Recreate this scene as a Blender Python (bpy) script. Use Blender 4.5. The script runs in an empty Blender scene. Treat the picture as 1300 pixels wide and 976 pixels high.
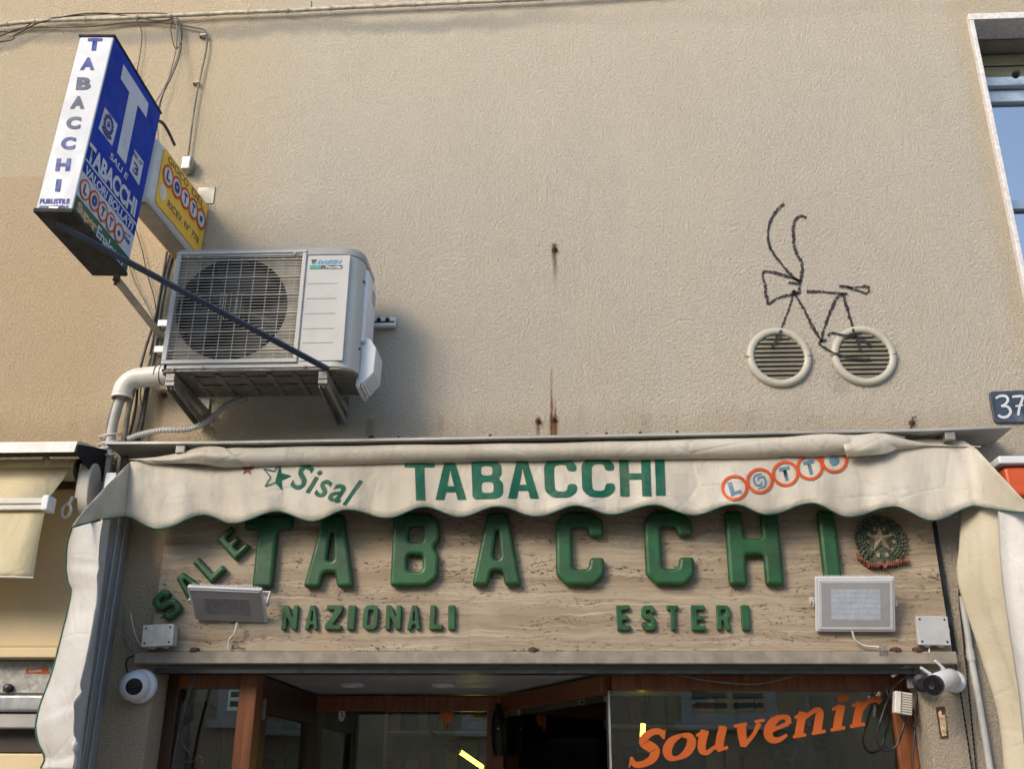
import bpy, bmesh, math, random
from mathutils import Vector, Matrix
random.seed(11)
S = bpy.context.scene
COL = S.collection
V = Vector
R = math.radians

# ------------------------------------------------------------------ camera
F = 1277.0                                   # focal length in photo pixels (1300 wide)
_v, _d = V((22, -3180, F)), V((72, 513, F))
Zc = _v.normalized()
Yc = (_d - _d.dot(Zc) * Zc).normalized()
Xc = Yc.cross(Zc)
CAM = V((0.0, -4.1, 1.6))
cd = bpy.data.cameras.new('camera')
cam = bpy.data.objects.new('camera', cd)
COL.objects.link(cam)
cd.sensor_width = 36.0
cd.sensor_fit = 'HORIZONTAL'
cd.lens = F / 1300 * 36
cd.clip_start, cd.clip_end = 0.05, 500
right = V((Xc.x, Yc.x, Zc.x)); down = V((Xc.y, Yc.y, Zc.y)); fwd = V((Xc.z, Yc.z, Zc.z))
mw = Matrix.Identity(4)
for i in range(3):
    mw[i][0] = right[i]; mw[i][1] = -down[i]; mw[i][2] = -fwd[i]; mw[i][3] = CAM[i]
cam.matrix_world = mw
S.camera = cam

# ------------------------------------------------------------------ sky, sun, exposure
SUN_AZ, SUN_EL = R(38), R(30)               # to the left of the wall's normal, above the horizon
sdir = V((-math.sin(SUN_AZ) * math.cos(SUN_EL), -math.cos(SUN_AZ) * math.cos(SUN_EL), math.sin(SUN_EL)))
w = bpy.data.worlds.new('World')
S.world = w
w.use_nodes = True
wn = w.node_tree
sky = wn.nodes.new('ShaderNodeTexSky')
sky.sky_type = 'NISHITA'
sky.sun_disc = False
sky.sun_elevation = SUN_EL
sky.sun_rotation = math.atan2(sdir.x, sdir.y)
sky.altitude = 50
sky.dust_density = 1.5
bg = wn.nodes['Background']
bg.inputs['Strength'].default_value = 0.15
wn.links.new(sky.outputs['Color'], bg.inputs['Color'])
sd = bpy.data.lights.new('sun', 'SUN')
sun = bpy.data.objects.new('sun', sd)
COL.objects.link(sun)
sd.energy = 1.05
sd.angle = R(20)
sd.color = (1.0, 0.85, 0.67)
sun.rotation_euler = sdir.to_track_quat('Z', 'Y').to_euler()
sun.location = sdir * 30
S.view_settings.view_transform = 'Standard'
S.view_settings.look = 'None'
S.view_settings.gamma = 1
S.view_settings.exposure = 1.05
S.cycles.max_bounces = 7
S.cycles.diffuse_bounces = 4
S.cycles.glossy_bounces = 3
S.cycles.transmission_bounces = 2
S.cycles.transparent_max_bounces = 8

# ------------------------------------------------------------------ helpers: places
def ray(px, py):
    q = V((px - 650, py - 488, F))
    return V((Xc.dot(q), Yc.dot(q), Zc.dot(q)))
def W(px, py, dep=0.0):
    """point standing dep metres out from the facade plane"""
    r = ray(px, py)
    return CAM + r * ((-dep - CAM.y) / r.y)
def ONP(px, py, o, n):
    r = ray(px, py)
    return CAM + r * ((o - CAM).dot(n) / r.dot(n))
def lerp(a, b, t): return a + (b - a) * t
def catmull(pts, n=8):
    pts = [tuple(p) for p in pts]
    if len(pts) < 3:
        return [tuple(lerp(pts[0][k], pts[1][k], i / n) for k in range(len(pts[0]))) for i in range(n + 1)]
    P = [tuple(2 * a - b for a, b in zip(pts[0], pts[1]))] + pts + [tuple(2 * a - b for a, b in zip(pts[-1], pts[-2]))]
    out = []
    for i in range(1, len(P) - 2):
        for k in range(n):
            t = k / n
            out.append(tuple(0.5 * (2 * b + (c - a) * t + (2 * a - 5 * b + 4 * c - d) * t * t + (3 * b - a - 3 * c + d) * t ** 3)
                             for a, b, c, d in zip(P[i - 1], P[i], P[i + 1], P[i + 2])))
    out.append(pts[-1])
    return out
def interp(tab, x):
    if x <= tab[0][0]: return tab[0][1]
    for (a, va), (b, vb) in zip(tab, tab[1:]):
        if x <= b: return va + (vb - va) * (x - a) / (b - a)
    return tab[-1][1]

# ------------------------------------------------------------------ helpers: materials
MATS = {}
class NT:
    def __init__(s, name):
        s.m = bpy.data.materials.new(name); s.m.use_nodes = True
        s.t = s.m.node_tree; s.b = s.t.nodes['Principled BSDF']; s.out = s.t.nodes['Material Output']
    def n(s, t, **kw):
        q = s.t.nodes.new(t)
        for k, v in kw.items(): setattr(q, k, v)
        return q
    def l(s, a, b): s.t.links.new(a, b)
    def put(s, a, b):
        if isinstance(a, (int, float)): b.default_value = a
        elif isinstance(a, tuple): b.default_value = a if len(a) == len(b.default_value) else a + (1,)
        else: s.l(a, b)
    def math(s, op, a, b=0.0, c=0.0, clamp=False):
        q = s.n('ShaderNodeMath', operation=op, use_clamp=clamp)
        s.put(a, q.inputs[0]); s.put(b, q.inputs[1]); s.put(c, q.inputs[2])
        return q.outputs[0]
    def mix(s, f, a, b, blend='MIX'):
        q = s.n('ShaderNodeMix', data_type='RGBA', blend_type=blend)
        s.put(f, q.inputs[0]); s.put(a, q.inputs[6]); s.put(b, q.inputs[7])
        return q.outputs[2]
    def noise(s, co, scale, detail=3, rough=.55, dist=0.0):
        q = s.n('ShaderNodeTexNoise')
        q.inputs['Scale'].default_value = scale; q.inputs['Detail'].default_value = detail
        q.inputs['Roughness'].default_value = rough; q.inputs['Distortion'].default_value = dist
        s.l(co, q.inputs['Vector']); return q.outputs['Fac']
    def vor(s, co, scale, feature='F1'):
        q = s.n('ShaderNodeTexVoronoi', feature=feature); q.inputs['Scale'].default_value = scale
        s.l(co, q.inputs['Vector']); return q.outputs['Distance']
    def ramp(s, f, lo, hi, a=0.0, b=1.0, smooth=True):
        q = s.n('ShaderNodeMapRange', interpolation_type='SMOOTHSTEP' if smooth else 'LINEAR')
        s.put(f, q.inputs[0]); q.inputs[1].default_value = lo; q.inputs[2].default_value = hi
        q.inputs[3].default_value = a; q.inputs[4].default_value = b
        return q.outputs[0]
    def scl(s, co, sc):
        q = s.n('ShaderNodeMapping'); q.inputs['Scale'].default_value = sc; s.l(co, q.inputs['Vector']); return q.outputs[0]
    def bump(s, h, strength=.3, dist=.005, prev=None):
        q = s.n('ShaderNodeBump'); q.inputs['Strength'].default_value = strength; q.inputs['Distance'].default_value = dist
        s.l(h, q.inputs['Height'])
        if prev is not None: s.l(prev, q.inputs['Normal'])
        return q.outputs[0]

def c4(c, k=1.0): return (min(c[0] * k, 1), min(c[1] * k, 1), min(c[2] * k, 1), 1)
def pm(name, col, rough=.55, metal=0.0, var=.12, vs=9.0, bump=0.0, bs=60.0, dirt=0.0, dcol=(.16, .13, .09), ds=6.0, stretch=None, spec=.5, coat=0.0):
    """a painted / plastic / metal surface with uneven tone, grime and fine relief"""
    if name in MATS: return MATS[name]
    t = NT(name)
    co = t.n('ShaderNodeTexCoord').outputs['Object']
    c2 = t.scl(co, stretch) if stretch else co
    f = t.noise(c2, vs, 4, .6)
    c = t.mix(t.ramp(f, .3, .7), c4(col, 1 - var), c4(col, 1 + var))
    if dirt:
        g = t.noise(c2, ds, 6, .65, .4)
        gm = t.ramp(g, .48, .74, 0, dirt)
        c = t.mix(gm, c, c4(dcol))
    t.l(c, t.b.inputs['Base Color'])
    rr = t.ramp(t.noise(co, vs * 2.3, 3), .3, .7, max(rough - .1, .03), min(rough + .1, 1))
    t.l(rr, t.b.inputs['Roughness'])
    t.b.inputs['Metallic'].default_value = metal
    t.b.inputs['Specular IOR Level'].default_value = spec
    if coat: t.b.inputs['Coat Weight'].default_value = coat
    if bump:
        t.l(t.bump(t.noise(c2, bs, 3, .6), bump, .004), t.b.inputs['Normal'])
    MATS[name] = t.m
    return t.m
def emis(name, col, st):
    t = NT(name)
    t.b.inputs['Base Color'].default_value = c4(col); t.b.inputs['Emission Color'].default_value = c4(col)
    t.b.inputs['Emission Strength'].default_value = st
    MATS[name] = t.m
    return t.m
def glass(name, tint=(.75, .8, .8), rough=0.0, ior=1.5, wav=0.0):
    t = NT(name)
    t.t.nodes.remove(t.b)
    fr = t.n('ShaderNodeFresnel'); fr.inputs['IOR'].default_value = ior
    tr = t.n('ShaderNodeBsdfTransparent'); tr.inputs['Color'].default_value = c4(tint)
    gl = t.n('ShaderNodeBsdfGlossy'); gl.inputs['Roughness'].default_value = rough
    if wav:
        co = t.n('ShaderNodeTexCoord').outputs['Object']
        nn = t.bump(t.noise(co, 1.6, 2), wav, .02)
        t.l(nn, gl.inputs['Normal'])
    f2 = t.math('MULTIPLY', fr.outputs[0], 2.2, clamp=True)
    mx = t.n('ShaderNodeMixShader'); t.l(f2, mx.inputs[0]); t.l(tr.outputs[0], mx.inputs[1]); t.l(gl.outputs[0], mx.inputs[2])
    t.l(mx.outputs[0], t.out.inputs['Surface'])
    MATS[name] = t.m
    return t.m

# ------------------------------------------------------------------ helpers: objects
ORG = {}
def tag(o, label=None, cat=None, group=None, kind=None):
    if label: o['label'] = label
    if cat: o['category'] = cat
    if group: o['group'] = group
    if kind: o['kind'] = kind
    return o
def thing(name, label, cat, loc, group=None, mat=None):
    o = bpy.data.objects.new(name, None)
    o.empty_display_size = .05
    COL.objects.link(o)
    if mat is not None:
        o.matrix_world = mat; ORG[o] = V((0, 0, 0))
    else:
        o.location = loc; ORG[o] = V(loc)
    return tag(o, label, cat, group)
def link_mesh(name, me, mat, parent=None, origin=None):
    off = ORG[parent] if parent is not None else (V(origin) if origin is not None else V((0, 0, 0)))
    if off.length: me.transform(Matrix.Translation(-off))
    o = bpy.data.objects.new(name, me)
    if mat is not None:
        me.materials.clear()
        me.materials.append(mat)
    COL.objects.link(o)
    if parent is not None: o.parent = parent
    elif origin is not None: o.location = origin
    ORG[o] = off
    return o
class MB:
    def __init__(s): s.v = []; s.f = []
    def add(s, vs, fs):
        k = len(s.v); s.v += [V(p) for p in vs]; s.f += [tuple(i + k for i in f) for f in fs]; return s
    def box(s, a, b, M=None):
        (x0, y0, z0), (x1, y1, z1) = a, b
        vs = [V(p) for p in ((x0, y0, z0), (x1, y0, z0), (x1, y1, z0), (x0, y1, z0), (x0, y0, z1), (x1, y0, z1), (x1, y1, z1), (x0, y1, z1))]
        if M is not None: vs = [M @ p for p in vs]
        return s.add(vs, [(0, 3, 2, 1), (4, 5, 6, 7), (0, 1, 5, 4), (1, 2, 6, 5), (2, 3, 7, 6), (3, 0, 4, 7)])
    def beam(s, p0, p1, wd, th, up=(0, 0, 1)):
        p0, p1 = V(p0), V(p1); a = (p1 - p0); L = a.length; a.normalize()
        side = a.cross(V(up)).normalized(); u = side.cross(a)
        M = Matrix((side, u, a)).transposed().to_4x4(); M.translation = p0
        return s.box((-wd / 2, -th / 2, 0), (wd / 2, th / 2, L), M)
    def tube(s, path, r, n=8, cap=True):
        P = [V(p) for p in path]; rings = []
        t0 = (P[1] - P[0]).normalized()
        up = V((0, 0, 1)) if abs(t0.z) < .9 else V((1, 0, 0))
        nn = t0.cross(up).normalized()
        for i, p in enumerate(P):
            t = (P[min(i + 1, len(P) - 1)] - P[max(i - 1, 0)])
            if t.length < 1e-9: t = t0
            t.normalize()
            nn = (nn - nn.dot(t) * t).normalized(); b = t.cross(nn)
            rr = r[i] if isinstance(r, (list, tuple)) else r
            rings.append([p + (nn * math.cos(2 * math.pi * k / n) + b * math.sin(2 * math.pi * k / n)) * rr for k in range(n)])
        return s.loft(rings, True, cap)
    def loft(s, rings, closed=True, cap=False):
        k = len(s.v); n = len(rings[0])
        for r_ in rings: s.v += [V(p) for p in r_]
        for i in range(len(rings) - 1):
            for j in range(n if closed else n - 1):
                a = k + i * n + j; b = k + i * n + (j + 1) % n
                s.f.append((a, b, b + n, a + n))
        if cap:
            s.f.append(tuple(k + j for j in reversed(range(n))))
            s.f.append(tuple(k + (len(rings) - 1) * n + j for j in range(n)))
        return s
    def lathe(s, o, axis, prof, n=24, cap=True):
        o, a = V(o), V(axis).normalized()
        u = a.cross(V((0, 0, 1)) if abs(a.z) < .9 else V((1, 0, 0))).normalized(); b = a.cross(u)
        rings = [[o + a * h + (u * math.cos(2 * math.pi * k / n) + b * math.sin(2 * math.pi * k / n)) * max(r_, 1e-5) for k in range(n)] for r_, h in prof]
        return s.loft(rings, True, cap)
    def poly(s, pts): return s.add(pts, [tuple(range(len(pts)))])
    def prism(s, pts, off):
        n = len(pts); off = V(off); P = [V(p) for p in pts]
        return s.add(P + [p + off for p in P], [tuple(range(n)), tuple(reversed(range(n, 2 * n)))] + [(i, i + n, (i + 1) % n + n, (i + 1) % n) for i in range(n)])
    def mesh(s, name, ang=35):
        me = bpy.data.meshes.new(name)
        me.from_pydata([tuple(p) for p in s.v], [], s.f)
        bm = bmesh.new(); bm.from_mesh(me); bmesh.ops.recalc_face_normals(bm, faces=bm.faces); bm.to_mesh(me); bm.free()
        for p in me.polygons: p.use_smooth = True
        me.set_sharp_from_angle(angle=R(ang))
        return me
    def build(s, name, mat, parent=None, origin=None, bevel=0.0, solid=0.0, ang=35, seg=2):
        o = link_mesh(name, s.mesh(name, ang), mat, parent, origin)
        if solid:
            m = o.modifiers.new('thickness', 'SOLIDIFY'); m.thickness = solid; m.offset = 0
        if bevel:
            m = o.modifiers.new('edge', 'BEVEL'); m.width = bevel; m.segments = seg; m.limit_method = 'ANGLE'; m.angle_limit = R(40)
            m.harden_normals = True
        return o
def eval_mesh(cu):
    o = bpy.data.objects.new('tmp', cu); COL.objects.link(o)
    dg = bpy.context.evaluated_depsgraph_get()
    me = bpy.data.meshes.new_from_object(o.evaluated_get(dg))
    bpy.data.objects.remove(o); bpy.data.curves.remove(cu)
    return me
def text_mesh(s, bold=0.0, spacing=1.0, shear=0.0, extrude=0.0, bevel=0.0):
    cu = bpy.data.curves.new('txt', 'FONT'); cu.body = s; cu.size = 1; cu.offset = bold
    cu.space_character = spacing; cu.shear = shear; cu.extrude = extrude; cu.bevel_depth = bevel; cu.resolution_u = 4
    return eval_mesh(cu)
def text_on(parent, name, s, quad, mat, pf, bold=.03, spacing=1.0, shear=0.0, cuts=0, label=None):
    """flat lettering: fill the picture quad TL,TR,BR,BL, carried onto a surface by pf(x, y)"""
    me = text_mesh(s, bold, spacing, shear)
    xs = [v.co.x for v in me.vertices]; ys = [v.co.y for v in me.vertices]
    x0, x1, y0, y1 = min(xs), max(xs), min(ys), max(ys)
    if cuts:
        bm = bmesh.new(); bm.from_mesh(me)
        for i in range(1, cuts):
            bmesh.ops.bisect_plane(bm, geom=bm.verts[:] + bm.edges[:] + bm.faces[:], plane_co=(lerp(x0, x1, i / cuts), 0, 0), plane_no=(1, 0, 0))
        bm.to_mesh(me); bm.free()
    TL, TR, BR, BL = quad
    for v in me.vertices:
        a = (v.co.x - x0) / (x1 - x0); b = (v.co.y - y0) / (y1 - y0)
        px = lerp(lerp(BL[0], BR[0], a), lerp(TL[0], TR[0], a), b); py = lerp(lerp(BL[1], BR[1], a), lerp(TL[1], TR[1], a), b)
        v.co = pf(px, py)
    o = link_mesh(name, me, mat, parent)
    if label: o['label'] = label
    return o
def fillet(pts, r, n=4):
    out = []
    for i, p in enumerate(pts):
        p = V(p); a = V(pts[i - 1]) - p; b = V(pts[(i + 1) % len(pts)]) - p
        rr = min(r, a.length * .45, b.length * .45)
        p0, p1 = p + a.normalized() * rr, p + b.normalized() * rr
        for k in range(n + 1):
            t = k / n
            out.append((1 - t) ** 2 * p0 + 2 * t * (1 - t) * p + t * t * p1)
    return out
def puffy(loops, depth, bev, off=None):
    """thick moulded letter: rounded outline, rounded front edge; local x right, y up, z out"""
    cu = bpy.data.curves.new('glyph', 'CURVE'); cu.dimensions = '2D'; cu.fill_mode = 'BOTH'
    cu.extrude = depth / 2; cu.bevel_depth = bev; cu.bevel_resolution = 3; cu.offset = -bev if off is None else off
    for lp in loops:
        sp = cu.splines.new('POLY'); sp.points.add(len(lp) - 1); sp.use_cyclic_u = True
        for q, p in zip(sp.points, lp): q.co = (p[0], p[1], 0, 1)
    me = eval_mesh(cu)
    for p in me.polygons: p.use_smooth = True
    me.set_sharp_from_angle(angle=R(40))
    return me
def ribbon(mb, pts, pf, jit=0.0, n=8, step=.0):
    """brush stroke: pts (x, y, width) in picture units carried onto a surface by pf"""
    q = catmull(pts, n)
    L, Rr = [], []
    for i, (x, y, wd) in enumerate(q):
        a = q[max(i - 1, 0)]; b = q[min(i + 1, len(q) - 1)]
        dx, dy = b[0] - a[0], b[1] - a[1]; l = math.hypot(dx, dy) or 1
        nx, ny = -dy / l, dx / l
        j1 = 1 + random.uniform(-jit, jit); j2 = 1 + random.uniform(-jit, jit)
        L.append(pf(x + nx * wd / 2 * j1, y + ny * wd / 2 * j1)); Rr.append(pf(x - nx * wd / 2 * j2, y - ny * wd / 2 * j2))
    mb.loft([[a, b] for a, b in zip(L, Rr)], False)
def disc(mb, c, r0, r1, pf, n=36, sy=1.0):
    A = [pf(c[0] + r1 * math.cos(2 * math.pi * k / n), c[1] + r1 * sy * math.sin(2 * math.pi * k / n)) for k in range(n)]
    if r0 <= 0: mb.poly(A)
    else:
        B = [pf(c[0] + r0 * math.cos(2 * math.pi * k / n), c[1] + r0 * sy * math.sin(2 * math.pi * k / n)) for k in range(n)]
        k0 = len(mb.v); mb.v += A + B
        mb.f += [(k0 + i, k0 + (i + 1) % n, k0 + n + (i + 1) % n, k0 + n + i) for i in range(n)]

# ------------------------------------------------------------------ surfaces
def wall_material():
    t = NT('roughcast_plaster')
    g = t.n('ShaderNodeNewGeometry').outputs['Position']
    sp = t.n('ShaderNodeSeparateXYZ'); t.l(g, sp.inputs[0]); X, Z = sp.outputs[0], sp.outputs[2]
    big = t.noise(g, .55, 4, .6); mid = t.noise(g, 2.6, 5, .65); fine = t.noise(g, 150, 4, .72, .2)
    vert = t.noise(t.scl(g, (5, 5, .5)), 1.3, 4, .6)
    c = t.mix(t.ramp(big, .35, .65), (.745, .665, .53), (.70, .64, .53))
    c = t.mix(t.ramp(mid, .40, .72, 0, .30), c, (.66, .575, .44))
    c = t.mix(t.ramp(vert, .5, .75, 0, .30), c, (.80, .71, .55))
    # warm light on the left put into the colour; below, a straight-edged paint patch
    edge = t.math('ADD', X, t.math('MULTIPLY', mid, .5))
    warm_light = t.ramp(edge, -1.6, -.9, .65, 0)
    c = t.mix(warm_light, c, (.78, .615, .39))
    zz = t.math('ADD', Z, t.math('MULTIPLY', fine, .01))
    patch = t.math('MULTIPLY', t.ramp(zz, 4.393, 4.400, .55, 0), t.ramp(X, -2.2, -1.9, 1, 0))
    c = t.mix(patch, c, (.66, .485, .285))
    # greyer band just below the cable run
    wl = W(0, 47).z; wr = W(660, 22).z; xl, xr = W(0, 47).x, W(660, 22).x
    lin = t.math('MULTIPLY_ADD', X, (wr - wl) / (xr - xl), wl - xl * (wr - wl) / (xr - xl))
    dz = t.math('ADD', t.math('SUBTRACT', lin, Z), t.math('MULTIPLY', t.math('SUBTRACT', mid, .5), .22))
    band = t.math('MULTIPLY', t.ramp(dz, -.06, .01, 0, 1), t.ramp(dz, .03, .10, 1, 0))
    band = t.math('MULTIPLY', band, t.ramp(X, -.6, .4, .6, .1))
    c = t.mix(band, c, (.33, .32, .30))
    # ochre wash beside the window surround
    xj = W(1240, 120).x
    d2 = t.math('ADD', t.math('SUBTRACT', xj, X), t.math('MULTIPLY', t.math('SUBTRACT', mid, .5), .12))
    c = t.mix(t.ramp(d2, .0, .10, .30, 0), c, (.60, .46, .25))
    # grime just above the shop hood
    gz = t.math('ADD', Z, t.math('MULTIPLY', t.math('SUBTRACT', t.noise(t.scl(g, (7, 7, 1)), 1.5, 5, .7), .5), .25))
    c = t.mix(t.ramp(gz, 3.0, 3.18, .32, 0), c, (.36, .26, .15))
    # rust runs: (x, y top, y bottom, half width px, strength)
    wob = t.math('MULTIPLY', t.math('SUBTRACT', t.noise(t.scl(g, (1, 1, .35)), 28, 4, .7), .5), .022)
    Xw = t.math('ADD', X, wob)
    for (px, y0, y1, hw, st, colr) in ((704, 312, 362, 4, .75, (.20, .15, .08)), (704, 312, 326, 6, .8, (.09, .065, .04)), (700, 472, 534, 2.2, .95, (.20, .075, .03)), (704.5, 508, 538, 2.2, .9, (.20, .075, .03)),
                                 (703, 530, 556, 7, .85, (.22, .09, .035)), (683, 532, 556, 4, .8, (.17, .08, .04)), (206, 500, 548, 7, .55, (.30, .18, .07)), (207, 497, 503, 9, .7, (.10, .07, .04)),
                                 (704, 362, 470, 4, .05, (.36, .28, .19)), (1158, 532, 546, 3, .6, (.14, .1, .06)), (560, 530, 552, 6, .25, (.25, .17, .1)), (950, 525, 552, 10, .22, (.3, .22, .13)), (820, 528, 552, 8, .2, (.3, .22, .13)),
                                 (470, 535, 556, 8, .4, (.2, .14, .08))):
        p0, p1 = W(px, y0), W(px, y1)
        hwm = hw * .0031
        mx = t.ramp(t.math('ABSOLUTE', t.math('SUBTRACT', Xw, p0.x)), hwm * .3, hwm * 1.2, 1, 0)
        mz = t.math('MULTIPLY', t.ramp(Z, p0.z, p0.z + .02, 1, 0), t.ramp(Z, p1.z - .03, p1.z + (p0.z - p1.z) * .6, 0, 1) if y0 not in (472, 508) else t.ramp(Z, p1.z, p0.z, 1, .35))
        c = t.mix(t.math('MULTIPLY', t.math('MULTIPLY', mx, mz), st), c, colr)
    # filler smear below the second vent
    pc = W(1066, 482)
    sm = t.noise(g, 22, 3)
    dd = t.math('ADD', t.math('POWER', t.math('MULTIPLY', t.math('SUBTRACT', X, pc.x), 13), 2), t.math('POWER', t.math('MULTIPLY', t.math('SUBTRACT', Z, pc.z), 9), 2))
    c = t.mix(t.ramp(t.math('ADD', dd, t.math('MULTIPLY', sm, 1.6)), .9, 1.5, .75, 0), c, (.56, .52, .46))
    # grain
    c = t.mix(t.ramp(fine, .40, .60), t.mix(1.0, c, (.77, .755, .735), 'MULTIPLY'), c)
    t.l(c, t.b.inputs['Base Color'])
    t.b.inputs['Roughness'].default_value = .93
    t.b.inputs['Specular IOR Level'].default_value = .2
    h1 = t.noise(g, 125, 4, .72, .25)
    h2 = t.noise(g, 62, 3, .6, .2)
    hh = t.math('ADD', t.math('MULTIPLY', h1, 1.0), t.math('MULTIPLY', h2, .7))
    n1 = t.bump(t.noise(g, 3.0, 3), .25, .02)
    t.l(t.bump(hh, 1.0, .021, n1), t.b.inputs['Normal'])
    return t.m
def travertine_material():
    t = NT('travertine')
    g = t.n('ShaderNodeNewGeometry').outputs['Position']
    wz = t.math('MULTIPLY', t.math('SUBTRACT', t.noise(g, 2.3, 4, .6), .5), .09)
    cz = t.n('ShaderNodeCombineXYZ'); t.l(wz, cz.inputs[2])
    va = t.n('ShaderNodeVectorMath', operation='ADD'); t.l(g, va.inputs[0]); t.l(cz.outputs[0], va.inputs[1]); q = va.outputs[0]
    st = t.noise(t.scl(q, (.5, 1, 8)), 1.6, 6, .62, .6)
    st2 = t.noise(t.scl(q, (.9, 1, 34)), 2.0, 7, .68, .9)
    st3 = t.noise(t.scl(q, (1.3, 1.3, 60)), 2.6, 6, .7, .8)
    cl = t.noise(g, 3.2, 6, .65)
    c = t.mix(t.ramp(st, .36, .64), (.255, .195, .125), (.37, .298, .205))
    c = t.mix(t.ramp(cl, .45, .7, 0, .55), c, (.41, .342, .25))
    c = t.mix(t.ramp(st2, .52, .68, 0, .75), c, (.50, .43, .325))
    c = t.mix(t.ramp(st2, .45, .32, 0, .6), c, (.145, .10, .062))
    c = t.mix(t.ramp(st3, .55, .68, 0, .6), c, (.15, .105, .065))
    c = t.mix(t.ramp(t.noise(g, 1.7, 4), .5, .75, 0, .35), c, (.34, .235, .125))
    pits = t.noise(t.scl(q, (17, 17, 40)), 2.4, 6, .76, .5)
    zone = t.noise(t.scl(q, (1.0, 1, 10)), 1.5, 4, .65)
    pm_ = t.math('MULTIPLY', t.ramp(pits, .57, .61), t.ramp(zone, .42, .60))
    c = t.mix(t.math('MULTIPLY', pm_, .9), c, (.06, .036, .022))
    runs = t.noise(t.scl(g, (14, 14, .6)), 1.0, 4, .6)
    c = t.mix(t.ramp(runs, .58, .78, 0, .35), c, (.24, .18, .12))
    t.l(c, t.b.inputs['Base Color'])
    t.b.inputs['Roughness'].default_value = .68
    h = t.math('SUBTRACT', t.math('MULTIPLY', st2, .3), pm_)
    t.l(t.bump(h, .6, .006), t.b.inputs['Normal'])
    return t.m
def wood_material(name, a, b, rough=.35):
    t = NT(name)
    co = t.n('ShaderNodeTexCoord').outputs['Object']
    gr = t.noise(t.scl(co, (26, 26, 1.4)), 2.2, 6, .65, .6)
    c = t.mix(t.ramp(gr, .3, .7), c4(a), c4(b))
    t.l(c, t.b.inputs['Base Color']); t.b.inputs['Roughness'].default_value = rough
    t.l(t.bump(gr, .12, .002), t.b.inputs['Normal'])
    MATS[name] = t.m
    return t.m
def cloth_material(name, a, b, dirt=.45, dcol=(.30, .24, .16), trans=.12, rough=.6):
    t = NT(name)
    co = t.n('ShaderNodeTexCoord').outputs['Object']
    f = t.noise(co, 2.2, 6, .65, .4); d = t.noise(t.scl(co, (3, 3, 1)), 4.0, 7, .7, .8); s_ = t.noise(t.scl(co, (1, 1, 6)), 7.0, 5, .65)
    c = t.mix(t.ramp(f, .35, .68), c4(a), c4(b))
    c = t.mix(t.ramp(d, .50, .78, 0, dirt), c, c4(dcol))
    c = t.mix(t.ramp(s_, .55, .8, 0, dirt * .5), c, c4(dcol, 1.25))
    t.l(c, t.b.inputs['Base Color']); t.b.inputs['Roughness'].default_value = rough
    wv = t.noise(co, 420, 2); cr = t.noise(co, 9, 5, .65, .5)
    ve = t.ramp(t.vor(t.scl(co, (1, 1, 1.7)), 3.1, 'DISTANCE_TO_EDGE'), .0, .05)
    n0 = t.bump(t.math('MULTIPLY', ve, t.ramp(f, .4, .6)), .25, .006)
    rg = t.math('ABSOLUTE', t.math('SUBTRACT', t.noise(t.scl(co, (1.6, 1.6, .8)), 4.2, 5, .6, .7), .5))
    nr_ = t.bump(t.ramp(rg, .0, .12), .13, .008, n0)
    n1 = t.bump(cr, .3, .010, nr_); t.l(t.bump(wv, .12, .001, n1), t.b.inputs['Normal'])
    if trans:
        tl = t.n('ShaderNodeBsdfTranslucent'); t.l(c, tl.inputs['Color'])
        mx = t.n('ShaderNodeMixShader'); mx.inputs[0].default_value = trans
        t.l(t.b.outputs[0], mx.inputs[1]); t.l(tl.outputs[0], mx.inputs[2]); t.l(mx.outputs[0], t.out.inputs['Surface'])
    MATS[name] = t.m
    return t.m
def chalk_material():
    t = NT('black_crayon_paint')
    g = t.n('ShaderNodeNewGeometry').outputs['Position']
    t.b.inputs['Base Color'].default_value = (.022, .020, .019, 1); t.b.inputs['Roughness'].default_value = .85
    a = t.ramp(t.noise(g, 95, 3, .7), .33, .50, .18, .97)
    t.l(a, t.b.inputs['Alpha'])
    return t.m
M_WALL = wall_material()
M_TRAV = travertine_material()
M_CHALK = chalk_material()
M_CONC = pm('lintel_stone', (.25, .22, .175), .8, var=.2, vs=14, bump=.25, bs=90, dirt=.5, ds=9)
M_WOOD = wood_material('varnished_wood', (.135, .042, .014), (.25, .085, .028))
M_WOODD = wood_material('dark_wood', (.03, .012, .006), (.06, .024, .012))
M_GREEN = pm('green_moulded_plastic', (.010, .074, .020), .5, var=.3, vs=13, bump=.12, bs=35, dirt=.5, dcol=(.04, .07, .03), ds=10)
M_CLOTH = cloth_material('cream_awning_cloth', (.47, .42, .325), (.60, .555, .46), .6, (.26, .22, .16))
M_CLOTHW = cloth_material('white_tarpaulin', (.52, .505, .47), (.64, .625, .59), .45, (.28, .26, .22), .1, .45)
M_CLOTHB = cloth_material('beige_curtain_cloth', (.50, .44, .31), (.60, .54, .41), .35)
M_CLOTHY = cloth_material('yellow_cream_cloth', (.70, .60, .36), (.78, .69, .45), .2, (.4, .3, .16), .25)
M_PIPING = pm('dark_green_piping', (.012, .085, .06), .6, var=.25, vs=30)
M_INKG = pm('green_print', (.004, .085, .048), .55, var=.2, vs=22, dirt=.25, dcol=(.25, .25, .17), spec=.18)
M_INKR = pm('red_print', (.50, .075, .02), .55, var=.15, vs=22, spec=.18)
M_INKB = pm('blue_grey_print', (.09, .17, .24), .55, var=.2, vs=22)
M_INKW = pm('white_print', (.62, .58, .50), .6, var=.08)
M_INKK = pm('dark_print', (.05, .05, .055), .6)
M_INKM = pm('maroon_print', (.17, .03, .02), .6)
M_BLUE = pm('blue_sign_sheet', (.004, .040, .36), .5, var=.12, vs=4, spec=.06)
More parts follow.
